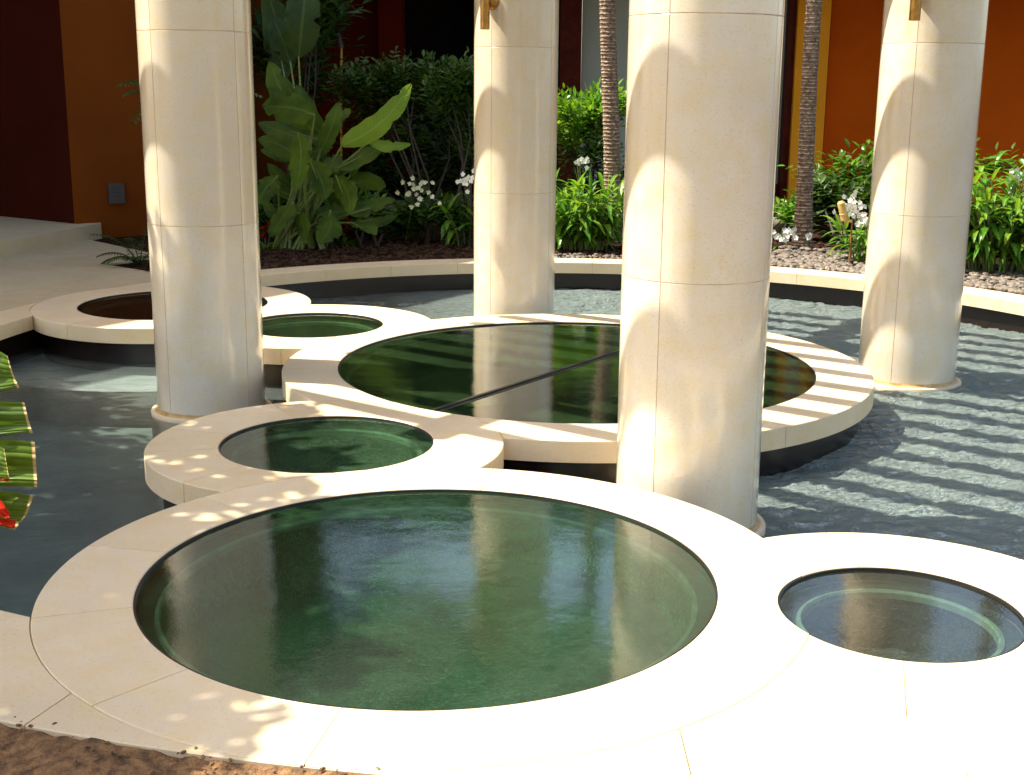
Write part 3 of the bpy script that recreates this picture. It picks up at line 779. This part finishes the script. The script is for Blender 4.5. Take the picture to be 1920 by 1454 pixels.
leaves = [  # base px, tip px, width (m), depth shift, bright?
 ((640, 275), (768, 152), .24, -.25, 1), ((690, 268), (768, 268), .13, -.3, 1), ((628, 318), (728, 268), .22, -.2, 0),
 ((585, 245), (508, 116), .30, -.15, 0), ((600, 250), (560, 160), .28, .1, 0), ((600, 285), (634, 192), .24, -.1, 0),
 ((590, 215), (498, 200), .34, -.3, 0), ((600, 262), (490, 232), .3, .15, 0), ((560, 300), (488, 262), .25, -.1, 0),
 ((560, 250), (555, 352), .34, -.45, 0), ((580, 300), (610, 372), .26, -.3, 0), ((630, 330), (655, 400), .25, -.3, 0),
 ((650, 340), (720, 352), .22, .1, 0), ((655, 402), (737, 378), .19, -.35, 0), ((620, 395), (600, 455), .26, -.4, 0),
 ((550, 380), (510, 440), .26, -.2, 0), ((560, 400), (575, 452), .22, -.3, 0), ((520, 330), (486, 380), .25, .0, 0),
 ((660, 418), (705, 440), .16, -.3, 0), ((545, 120), (512, 30), .30, .35, 0), ((560, 110), (575, -40), .40, .3, 0),
 ((535, 150), (500, -20), .34, .5, 0), ((640, 290), (590, 330), .22, 0, 0), ((610, 240), (655, 205), .2, .2, 0)]
for k in range(22):   # smaller blades filling the heart of the clump
    bx, by = R_.uniform(540, 660), R_.uniform(250, 420); an = R_.uniform(-2.9, .1); ln = R_.uniform(50, 105)
    leaves.append(((bx, by), (bx + math.cos(an) * ln, by + math.sin(an) * ln * .8 + 12), R_.uniform(.12, .22), R_.uniform(.1, .45), 0))
for (p, q, W, dz, hi) in leaves:
    Y0 = Yp + dz + rnd(-.08, .08); a = at(*p, Y0); c = at(*q, Y0 - (.22 if q[1] > p[1] else -.05))
    b = MB(); paddle(b, a, c, W, 0, rnd(-.06, .12), 16, (rnd(-.9, .7), -1, rnd(-.1, 1.2)), .10, rnd(-.14, .14))
    b.build('leaf', M['banana_hi' if hi else ('banana_dark' if q[1] < 60 else 'banana')], bp, True)
    b = MB(); s0 = g0 + Vector((rnd(-.28, .28), rnd(-.12, .12), 0)); md = s0.lerp(a, .55) + Vector((0, 0, .12))
    b.tube([s0, s0.lerp(md, .5) + Vector((0, 0, .02)), md, a, a.lerp(c, .5)], [.022, .018, .013, .009, .004], 6); b.build('stalk', M['gstem'], bp, True)

# --- foreground paddle leaf at the left edge, torn into strips, with dry margins
R_ = random.Random(5)
fb = Vector((-1.95, 3.15, -.02)); fp = empty('foreground_plant', fb); tag(fp, 'torn paddle leaf with dry pale margins reaching in at the left edge of the foreground', 'plant')
YF = 2.75
def strip(b, pts_top, pts_bot, Y, n=14, sag=.01, m=0, bulge=.0, YL=None):
    """one strip of blade between two pixel polylines, base off to the left, real depth"""
    def pl(pts, t):
        f = t * (len(pts) - 1); i = min(len(pts) - 2, int(f)); u = f - i
        return (pts[i][0] * (1 - u) + pts[i + 1][0] * u, pts[i][1] * (1 - u) + pts[i + 1][1] * u)
    rows = []; mr = 9
    for i in range(n + 1):
        t = i / n; a = pl(pts_top, t); c = pl(pts_bot, t); row = []
        for j in range(mr + 1):
            s_ = j / mr; px = a[0] + (c[0] - a[0]) * s_; py = a[1] + (c[1] - a[1]) * s_
            y = Y + .10 * (1 - t) + .02 * math.sin(s_ * PI * 4 + t) * .35 + bulge * math.sin(s_ * PI)
            row.append(b.v(at(px, py, y) + Vector((0, 0, -sag * math.sin(s_ * PI))), (s_ * 3, t)))
        rows.append(row)
    for i in range(n):
        for j in range(mr): b.f((rows[i][j], rows[i][j + 1], rows[i + 1][j + 1], rows[i + 1][j]), m)
strips = [
 ([(-260, 560), (-120, 610), (2, 660), (14, 668)], [(-260, 720), (-120, 740), (0, 736), (37, 727)], 2.80),
 ([(-260, 735), (-120, 745), (10, 753), (46, 755)], [(-260, 850), (-120, 838), (20, 816), (62, 812)], 2.76),
 ([(-260, 850), (-120, 836), (20, 824), (65, 829)], [(-260, 930), (-120, 918), (25, 912), (70, 914)], 2.74),
 ([(-260, 930), (-120, 920), (20, 922), (62, 930)], [(-260, 985), (-120, 985), (10, 982), (40, 978)], 2.78),
 ([(-260, 985), (-120, 970), (-10, 965), (36, 980)], [(-260, 1010), (-120, 1000), (-5, 985), (20, 991)], 2.72)]
M['front_leaf_e'] = leafmat('front_paddle_leaf_dry_edge', (.035, .08, .008), (.08, .145, .012), None, 0, .30, .33, (.62, .42, .20))
# ribs across the strip come from a wave along the blade
nt = M['front_leaf_e'].node_tree; g = G(nt); pb = [n for n in nt.nodes if n.type == 'BSDF_PRINCIPLED'][0]
uvn = g.n('UVMap'); s_ = g.n('SeparateXYZ', {0: uvn.outputs[0]})
w = g.math('ABSOLUTE', g.math('SINE', g.math('ADD', g.math('MULTIPLY', s_.outputs[0], 8.5), g.math('MULTIPLY', g.noise(g.pos(), 14), 1.4))))
nt.links.new(g.bump(w, .5, .004), pb.inputs['Normal'])
bc = pb.inputs['Base Color'].links[0].from_socket
nt.links.new(g.mix(g.math('MULTIPLY', g.ramp(w, [(0, (1, 1, 1)), (.3, (0, 0, 0))]), .22), bc, (.20, .30, .05)), pb.inputs['Base Color'])
lf = None
for i, (t_, bt, Y) in enumerate(strips):
    b = MB(); strip(b, t_, bt, Y, bulge=.01)
    b.build('leaf', M['front_leaf_e'], fp, True)
b = MB(); strip(b, [(-200, 800), (-60, 820), (0, 838), (8, 842)], [(-200, 930), (-60, 905), (6, 898), (18, 898)], 2.62)
b.build('leaf', M['front_leaf_e'], fp, True)
for tp, bt in (([(-140, 880), (-40, 930), (0, 936), (18, 962)], [(-140, 960), (-60, 968), (-10, 966), (12, 968)]),
               ([(-140, 955), (-60, 962), (0, 972), (30, 976)], [(-140, 985), (-60, 984), (-4, 980), (22, 984)]),
               ([(-100, 885), (-30, 888), (0, 886), (16, 892)], [(-100, 900), (-30, 898), (0, 896), (14, 896)])):
    b = MB(); strip(b, tp, bt, 2.66, sag=.012); b.build('bract', M['redp'], fp, True)
b = MB(); stem_top = at(-262, 760, 2.86); b.tube([fb, fb.lerp(stem_top, .5) + Vector((0, 0, .1)), stem_top, at(-262, 560, 2.9)], [.03, .026, .02, .012], 8)
b.tube([stem_top, at(-262, 1010, 2.86)], [.012, .006], 8); b.tube([fb, at(-140, 960, 2.7)], [.012, .008], 8); b.tube([stem_top, at(-200, 870, 2.64)], [.01, .006], 8)
b.build('stalk', M['gstem'], fp, True)
for (p, q, W) in (((-300, 700), (-520, 420), .3), ((-300, 760), (-620, 700), .3)):
    b = MB(); paddle(b, at(*p, 2.95), at(*q, 3.1), W, 0, .1, 14, (.2, -1, .6), .05); b.build('leaf', M['banana'], fp, True)
b = MB(); b.tube([stem_top, at(-300, 700, 2.95)], [.012, .01], 6); b.tube([stem_top, at(-300, 760, 2.95)], [.012, .01], 6); b.build('stalk', M['gstem'], fp, True)

# --- shrubs
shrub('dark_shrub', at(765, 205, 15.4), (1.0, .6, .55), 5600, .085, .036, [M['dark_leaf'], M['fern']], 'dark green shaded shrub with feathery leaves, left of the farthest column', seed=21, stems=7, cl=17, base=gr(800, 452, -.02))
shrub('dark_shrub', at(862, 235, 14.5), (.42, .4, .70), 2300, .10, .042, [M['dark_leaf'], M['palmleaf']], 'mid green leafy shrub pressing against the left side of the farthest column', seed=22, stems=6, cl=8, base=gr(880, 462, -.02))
shrub('dark_shrub', at(770, 330, 16.3), (1.25, .4, .5), 3600, .12, .06, [M['fern'], M['fern']], 'dense dark bush added for the black gap behind the shade-toned orchid spray', seed=30, stems=6, cl=14, base=gr(780, 425, -.02))  # bush added as a dark mass for the black gap under the shrub
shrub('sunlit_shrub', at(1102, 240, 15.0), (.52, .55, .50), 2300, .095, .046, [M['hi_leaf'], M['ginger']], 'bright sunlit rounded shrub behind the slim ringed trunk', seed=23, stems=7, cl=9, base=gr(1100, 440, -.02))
shrub('dark_shrub', at(1120, 330, 14.7), (.55, .4, .40), 1300, .08, .035, [M['dark_leaf']], 'low dark shrub in shade under the sunlit rounded shrub', seed=24, stems=6, cl=8, base=gr(1110, 455, -.02))
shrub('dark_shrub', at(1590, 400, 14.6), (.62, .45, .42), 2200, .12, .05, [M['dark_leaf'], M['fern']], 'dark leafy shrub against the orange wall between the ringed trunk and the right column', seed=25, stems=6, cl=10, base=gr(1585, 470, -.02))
shrub('low_shrub', at(1462, 415, 14.6), (.22, .3, .18), 500, .09, .04, [M['ginger'], M['hi_leaf']], 'low green plant to the left of the second ringed trunk', seed=26, stems=5, cl=5, base=gr(1462, 455, -.02))
shrub('dark_shrub', at(560, 120, 15.8), (.62, .4, .9), 1500, .22, .05, [M['fern'], M['palmleaf']], 'tall dark frond thicket behind the broad paddle leaves', seed=27, stems=7, cl=8, base=gr(560, 435, -.02))
shrub('dark_shrub', at(620, 395, 14.6), (.9, .4, .33), 1200, .13, .06, [M['fern'], M['dark_leaf']], 'low dark shrubbery below the broad paddle leaves', seed=28, stems=6, cl=9, base=gr(640, 462, -.02))
shrub('dark_shrub', at(1700, 330, 15.5), (1.4, .4, .42), 2200, .13, .055, [M['dark_leaf'], M['ginger']], 'green hedge shrub behind the right column by the orange wall', seed=29, stems=6, cl=12, base=gr(1760, 460, -.02))

shrub('low_shrub', at(690, 418, 13.9), (.55, .3, .20), 1500, .10, .05, [M['dark_leaf'], M['ginger']], 'low green shrubbery between the paddle leaves and the shade-toned orchid spray', seed=36, stems=5, cl=9, base=gr(690, 462, -.02))
shrub('low_shrub', at(815, 420, 14.1), (.42, .3, .20), 1300, .10, .05, [M['dark_leaf'], M['palmleaf']], 'low dark shrubbery behind the foot of the shade-toned orchid spray', seed=37, stems=5, cl=8, base=gr(815, 458, -.02))
shrub('low_shrub', at(520, 410, 14.0), (.34, .3, .28), 1100, .12, .06, [M['dark_leaf'], M['fern']], 'low dark shrubbery just right of the left column', seed=38, stems=5, cl=7, base=gr(520, 460, -.02))
# --- ginger clumps
GM = [M['ginger'], M['hi_leaf']]
ginger('leafy_clump', gr(1100, 478, -.02) + Vector((0, .42, 0)), (.52, .38), .92, 62, .27, .048, 'bright green strap leaved clump between the farthest and nearest columns', 31, GM)
ginger('leafy_clump', gr(1890, 530, -.02) + Vector((.15, .62, 0)), (.72, .45), 1.22, 100, .30, .046, 'tall bright green strap leaved clump at the right edge behind the curb', 32, GM)
ginger('leafy_clump', gr(875, 462, -.02), (.26, .2), .62, 9, .26, .055, 'small sunlit leafy clump tucked left of the farthest column', 33, GM)
ginger('leafy_clump', gr(1622, 500, -.02) + Vector((0, .15, 0)), (.22, .2), .55, 9, .24, .05, 'small leafy clump at the left foot of the right column', 34, GM)
ginger('leafy_clump', gr(1640, 450, -.02) + Vector((.1, .1, 0)), (.5, .3), .95, 18, .34, .08, 'broad leafy clump behind the right column, near its left side', 35, [M['palmleaf'], M['ginger']])

# --- fern at the bed corner and dark palm behind the left column
def frond(b, p, d, L, n, ll, lw, droop, mi=0):
    d = Vector(d).normalized(); q = Vector(p); pts = [q.copy()]
    for i in range(n):
        t = i / n; d = (d + Vector((0, 0, -droop / n))).normalized(); q = q + d * L / n; pts.append(q.copy())
        side = d.cross(Vector((0, 0, 1))).normalized(); s_ = math.sin(PI * (t * .85 + .12)) ** .7
        for sg in (-1, 1): leaf(b, q, (side * sg + d * .55 + Vector((0, 0, .1))), Vector((0, 0, 1)), ll * s_, lw, .5, 3, .2, mi, .35)
    b.tube(pts, [.006 * (1 - i / (n + 2)) + .001 for i in range(n + 1)], 5, mi)
R_ = random.Random(41)
c0 = gr(262, 500, -.02); fr = empty('fern', c0); tag(fr, 'dark fern at the plaza edge just left of the left column', 'fern')
b = MB()
for (x_, y_, L_) in ((-.7, -.2, .42), (-.45, -.6, .40), (-.9, .1, .40), (-.2, -.8, .3), (.3, -.6, .3), (.6, 0, .4), (-.3, .5, .5), (.1, .2, .6), (-.5, -.1, .55)):
    frond(b, c0, (x_, y_, 1.1 + rnd(-.2, .3)), L_, 16, .085, .022, 1.6)
b.build('foliage', M['fern'], fr)
c0 = Vector((-3.15, 12.6, -.02)); pr_ = empty('dark_palm', c0); tag(pr_, 'dark young palm mostly hidden behind the left column', 'palm')
b = MB(); b.tube([c0, c0 + Vector((.02, 0, .8)), c0 + Vector((0, 0, 1.5))], [.05, .04, .035], 10); b.build('trunk', M['bark'], pr_, True)
b = MB()
for k in range(13):
    th = k * 2.4; frond(b, c0 + Vector((0, 0, 1.45)), (math.cos(th), math.sin(th), rnd(.5, 1.5)), rnd(.62, .8), 16, .17, .03, rnd(.9, 1.6))
b.build('crown', M['palmleaf'], pr_)

# --- palm trunks
def palm(px, py, Y, r, lean, label, seed, H=5.2, base=None):
    global R_; R_ = random.Random(seed)
    p0 = base or gr(px, py, -.02); root = empty('palm_tree', p0); tag(root, label, 'palm tree', 'slim ringed palms in the garden bed')
    b = MB(); n = 26; z = 0.; rows = []; k = 0
    while z < H:
        st_ = rnd(.028, .05); 
        for (dz, dr, mm) in ((0, 1.0, 0), (st_ * .55, .985, 0), (st_ * .72, 1.06, 1), (st_ * .9, 1.05, 1)):
            zz_ = z + dz; f = zz_ / H; rad = r * (1.28 - .28 * min(1, zz_ / .5)) * (1 - .18 * f) * dr
            c_ = p0 + Vector((lean[0] * f + .02 * math.sin(zz_ * 1.3 + seed), lean[1] * f, zz_))
            row = []
            for j in range(n):
                a = 2 * PI * j / n; q = rad * (1 + .055 * mnoise.noise(Vector((math.cos(a) * 2, math.sin(a) * 2, zz_ * 14 + seed))) + .02 * mnoise.noise(Vector((math.cos(a) * 9, math.sin(a) * 9, zz_ * 60))))
                row.append(b.v(c_ + Vector((q * math.cos(a), q * math.sin(a), .006 * mnoise.noise(Vector((math.cos(a) * 3, math.sin(a) * 3, k * .7)))))))
            rows.append((row, mm))
        z += st_; k += 1
    for i in range(len(rows) - 1):
        for j in range(n):
            mm = rows[i][1] if R_.random() < .5 else 0
            b.f((rows[i][0][j], rows[i][0][(j + 1) % n], rows[i + 1][0][(j + 1) % n], rows[i + 1][0][j]), mm)
    b.build('trunk', [M['bark'], M['barkring']], root, True)
    b = MB(); top = p0 + Vector((lean[0], lean[1], H))
    for k in range(11):
        th = k * 2.39996 + seed; frond(b, top, (math.cos(th), math.sin(th), rnd(.35, 1.5)), rnd(1.3, 1.7), 22, .36, .035, rnd(1.1, 1.9))
    b.build('crown', M['palmleaf'], root)
palm(1140, 400, 14., .092, (-.18, 0), 'slim ringed palm trunk between the farthest and nearest columns', 51, base=at(1146, 440, 14.2).xy.to_3d() + Vector((0, 0, -.02)))
palm(1500, 465, 13.7, .088, (.05, .1), 'slim ringed palm trunk rising from pebbles right of the nearest column', 52)
palm(1925, 470, 12.7, .10, (.0, .1), 'slim ringed palm trunk cut off by the right edge of the view', 53, base=Vector((5.22, 12.95, -.02)))

# --- orchids, tiki stake, red flowers
orchid(gr(760, 455, -.02), at(780, 358, 13.4), 26, .030, 'white orchid spray with shade-toned petals over dark ground left of the farthest column', 61, 'petal_shade', spread=.16)
orchid(gr(868, 455, -.02), at(880, 340, 13.2), 14, .030, 'pale orchid spike touching the left edge of the farthest column', 62, 'petal', spread=.09)
orchid(gr(1088, 462, -.02), at(1088, 302, 13.9), 12, .030, 'small white orchid spray above the strap leaves right of the farthest column', 63, spread=.07)
orchid(gr(1610, 500, -.02), at(1600, 392, 12.4), 40, .030, 'tall white orchid spray beside the bamboo stake at the right column', 64, spread=.12)
orchid(gr(1612, 502, -.02) + Vector((.1, .1, 0)), at(1618, 412, 12.5), 12, .028, 'smaller white orchid spray just right of the tall spray by the bamboo stake', 68, spread=.07)
orchid(gr(1468, 465, -.02), at(1468, 438, 13.6), 22, .034, 'low white orchid cluster on the pebbles left of the second ringed trunk', 65, spread=.11)
orchid(gr(1517, 468, -.02), at(1516, 442, 13.6), 6, .030, 'few white blooms low against the right side of the second ringed trunk', 66, spread=.04, leaves=False)
orchid(gr(1905, 480, -.02), at(1912, 330, 12.0), 14, .03, 'white orchid spike above the tall clump at the right edge', 67, spread=.08)
p = gr(1592, 500, -.02); tk = empty('bamboo_torch', p); tag(tk, 'bamboo tube on a thin reddish stake beside the white orchid', 'garden torch')
b = MB(); t0 = at(1592, 415, p.y); b.tube([p, Vector((p.x, p.y, t0.z))], .009, 8); b.build('stake', M['stake'], tk, True)
b = MB(); q0 = at(1584, 413, p.y); q1 = at(1576, 378, p.y); 
b.tube([q0, q0.lerp(q1, .3), q0.lerp(q1, .33), q0.lerp(q1, .36), q0.lerp(q1, .9), q1], [.036, .036, .040, .036, .036, .024], 16); b.build('bamboo_tube', M['bamboo'], tk, True)
b = MB(); b.tube([at(1582, 414, p.y), at(1598, 415, p.y - .02)], .016, 10); b.build('bracket', M['bamboo'], tk, True)
for (px, py, sd, lab) in ((645, 437, 71, 'red flower cluster glowing below the broad paddle leaves'), (497, 446, 72, 'dim red flowers just right of the left column in the shaded bed')):
    R_ = random.Random(sd); c0 = gr(px, py + 24, -.02); rt = empty('bromeliad', c0); tag(rt, lab, 'flower', 'red flowers in the shaded bed')
    b = MB()
    for k in range(16): leaf(b, c0, rdir(k * 2.4, rnd(.5, 1.1)), Vector((0, 0, 1)), rnd(.14, .2), .03, .8, 5, .3)
    b.build('foliage', M['ginger'], rt)
    b = MB()
    for j in range(4):
        cc = at(px + (j % 2) * 10 - 4, py - j * 7, c0.y - .05)
        for k in range(9): leaf(b, cc, rdir(k * 2.4, rnd(.0, 1.3)), Vector((0, 0, 1)), .055, .026, .2, 3, .2)
    b.build('flower', M['redp'], rt)
    b = MB(); b.tube([c0, at(px, py, c0.y - .05)], .005, 6); b.build('stem', M['gstem'], rt)

# --- mulch chips, pebbles, rock
R_ = random.Random(81)
def blob(b, c, r, sc_=(1, 1, 1), n1=6, n2=4, m=0):
    th0 = rnd(0, 6.28); rows = []; c = Vector(c); sd = rnd(0, 99)
    for i in range(n2 + 1):
        ph = PI * i / n2; row = []
        for j in range(n1):
            a = 2 * PI * j / n1; v = Vector((math.sin(ph) * math.cos(a) * sc_[0], math.sin(ph) * math.sin(a) * sc_[1], math.cos(ph) * sc_[2]))
            v *= r * (1 + .25 * mnoise.noise(v * 1.5 + Vector((sd, 0, 0))))
            row.append(b.v(c + Vector((v.x * math.cos(th0) - v.y * math.sin(th0), v.x * math.sin(th0) + v.y * math.cos(th0), v.z))))
        rows.append(row)
    for i in range(n2):
        for j in range(n1): b.f((rows[i][j], rows[i][(j + 1) % n1], rows[i + 1][(j + 1) % n1], rows[i + 1][j]), m)
b = MB()
for k in range(1700):
    a = math.radians(rnd(28, 66)); r = rout(a) + .02 + 1.55 * R_.random() ** 1.3
    s = rnd(.018, .04); blob(b, (POOLC.x + r * math.cos(a), POOLC.y + r * math.sin(a), -.005 + s * .3), s, (1.25, .9, .62), 8, 5)
for k in range(300):
    a = math.radians(rnd(66, 100)); r = rout(a) + .02 + .35 * R_.random() ** 1.5
    s = rnd(.012, .026); blob(b, (POOLC.x + r * math.cos(a), POOLC.y + r * math.sin(a), -.008 + s * .3), s, (1.25, .9, .62), 7, 4)
tag(b.build('pebbles', M['peb'], None, True), 'rounded river pebbles spread behind the curb round the palm', 'pebbles', kind='stuff')
b = MB()
for k in range(5200):
    a = math.radians(rnd(60, 140)); r = rout(a) + .02 + 2.6 * R_.random()
    s = rnd(.010, .026)
    pm = Vector((POOLC.x + r * math.cos(a), POOLC.y + r * math.sin(a), 0))
    if plaza_ok(pm) and pm.x < -2.6: continue
    blob(b, (POOLC.x + r * math.cos(a), POOLC.y + r * math.sin(a), -.018 + s * .3), s, (1.8, .7, .5), 5, 3)
tag(b.build('mulch', M['chip']), 'dark bark mulch covering the shaded planting bed', 'mulch', kind='stuff')
b = MB(); b_c = gr(1463, 440, 0) + Vector((0, .2, .12)); blob(b, b_c, .13, (1.1, .8, 1.), 12, 8)
tag(b.build('rock', M['rock'], None, True), 'grey rock behind the low white orchids', 'rock')
b = MB()
for k in range(2600):
    a = math.radians(rnd(225, 300)); r = 5.455 + 1.1 * R_.random() ** 1.15
    s = rnd(.002, .0075); blob(b, (POOLC.x + r * math.cos(a), POOLC.y + r * math.sin(a), -.004 + s * .3), s, (1.4, .8, .6), 6, 4)
tag(b.build('gravel_chips', M['gravel']), 'small dark chips scattered over the brown ground in the near corner', 'gravel', kind='stuff')

# --- shade tree outside the view on the left: its crown dapples the near pools
R_ = random.Random(91)
tr = empty('shade_tree', (-5.9, 5.6, -.02)); tag(tr, 'leafy tree standing left of the view and shading the near pools', 'tree')
b = MB(); b.tube([(-5.9, 5.6, -.05), (-5.85, 5.55, 1.2), (-5.75, 5.45, 2.4), (-5.6, 5.4, 3.4)], [.16, .13, .11, .08], 12)
cl = []
SH = Vector((.985, -.17, 0)) / TAN
# crown clumps placed in the air; x, y are where the clump's shade lands
for (gx, gy, h, r) in ((-2.6, 3.4, 3.6, .75), (-3.0, 4.3, 4.2, .9), (-2.2, 4.6, 3.6, .8), (-1.75, 3.7, 3.7, .62), (-1.35, 3.45, 4.1, .42), (-1.5, 4.5, 4.4, .62), (-1.9, 5.4, 4.0, .75),
                       (-2.7, 5.5, 4.4, .95), (-1.45, 5.95, 4.2, .42), (-2.3, 6.5, 4.2, .8), (-3.1, 6.7, 3.8, .9), (-.95, 3.15, 3.8, .32), (-1.2, 5.15, 4.3, .36),
                       (-3.4, 7.7, 4.3, .7), (-2.05, 7.15, 4.4, .42), (-1.8, 7.0, 4.0, .36), (-2.0, 7.45, 3.7, .34), (-1.0, 4.1, 3.6, .5), (-.75, 3.6, 4.0, .32), (-1.3, 2.7, 3.8, .55), (-2.9, 7.4, 4.0, .5), (-1.25, 6.35, 3.9, .3), (-.62, 4.55, 4.2, .22), (-1.0, 5.62, 4.1, .22)):
    c = Vector((gx, gy, 0)) - SH * h + Vector((0, 0, h)); cl.append((c, r))
    s0 = Vector((-5.6, 5.4, 3.4)); b.tube([s0, s0.lerp(c, .5) + Vector((0, 0, .12)), c], [.05, .03, .012], 7)
b.build('trunk', M['bark'], tr, True)
b = MB()
for c, r in cl:
    for k in range(int(950 * r * r) + 60):
        v = Vector((R_.gauss(0, 1), R_.gauss(0, 1), R_.gauss(0, 1))).normalized() * (R_.random() ** .45) * r; v.z *= .6
        leaf(b, c + v, rdir(rnd(0, 6.28), rnd(-.6, .6)), Vector((rnd(-.5, .5), rnd(-.5, .5), 1)).normalized(), rnd(.12, .2), rnd(.06, .09), .4, 3, .15)
b.build('crown', M['tree_leaf'], tr)

# tall trees beyond the hotel, seen only as reflections
R_ = random.Random(95)
for (x, y, h, r, lab) in ((-5, 25, 8.5, 2.6, 'tall dark tree beyond the roof at the left, above the view'), (6.5, 26, 6.6, 2.0, 'tree beyond the roof at the right, above the view')):
    t = empty('tree', (x, y, 0)); tag(t, lab, 'tree')
    b = MB(); b.tube([(x, y, -.1), (x + .1, y, h * .4), (x, y, h * .8)], [.25, .2, .1], 10)
    cs = []
    for k in range(12):
        c = Vector((x + rnd(-1, 1) * r, y + rnd(-1, 1) * r * .7, h + rnd(-.5, .6) * r)); cs.append(c); b.tube([(x, y, h * .6), c], [.08, .03], 6)
    b.build('trunk', M['bark'], t, True)
    b = MB()
    for c in cs:
        for k in range(150):
            v = Vector((R_.gauss(0, 1), R_.gauss(0, 1), R_.gauss(0, 1))).normalized() * (R_.random() ** .45) * r * .45
            leaf(b, c + v, rdir(rnd(0, 6.28), rnd(-.6, .6)), Vector((rnd(-.5, .5), rnd(-.5, .5), 1)).normalized(), rnd(.3, .45), .2, .4, 3, .15)
    b.build('crown', M['tree_leaf'], t)

# ------------------------------------------------------------------ light
EL = math.atan(TAN); AZv = Vector((-.985, .17, 0)).normalized()
S = Vector((AZv.x * math.cos(EL), AZv.y * math.cos(EL), math.sin(EL)))
sd = bpy.data.lights.new('sun', 'SUN'); sd.energy = 4.6; sd.angle = math.radians(.5); sd.color = (1, .94, .82)
so = bpy.data.objects.new('sun', sd); col.objects.link(so); so.rotation_euler = S.to_track_quat('Z', 'Y').to_euler()
wd = bpy.data.worlds.new('World'); sc.world = wd; wd.use_nodes = True; nt = wd.node_tree
bg = nt.nodes['Background']; sky = nt.nodes.new('ShaderNodeTexSky'); sky.sky_type = 'NISHITA'; sky.sun_disc = False
sky.sun_elevation = EL; sky.sun_rotation = math.atan2(S.x, S.y); sky.air_density = 1.; sky.dust_density = 2.5; sky.ozone_density = .6
tint = nt.nodes.new('ShaderNodeMix'); tint.data_type = 'RGBA'; tint.blend_type = 'MULTIPLY'; tint.inputs[0].default_value = 1
tint.inputs[7].default_value = (1.05, .97, .87, 1); nt.links.new(sky.outputs[0], tint.inputs[6]); nt.links.new(tint.outputs[2], bg.inputs[0]); bg.inputs[1].default_value = .135
sc.view_settings.view_transform = 'Standard'; sc.view_settings.look = 'None'; sc.view_settings.exposure = 1.45; sc.view_settings.gamma = 1
sc.render.engine = 'CYCLES'; sc.cycles.max_bounces = 8; sc.cycles.transparent_max_bounces = 12
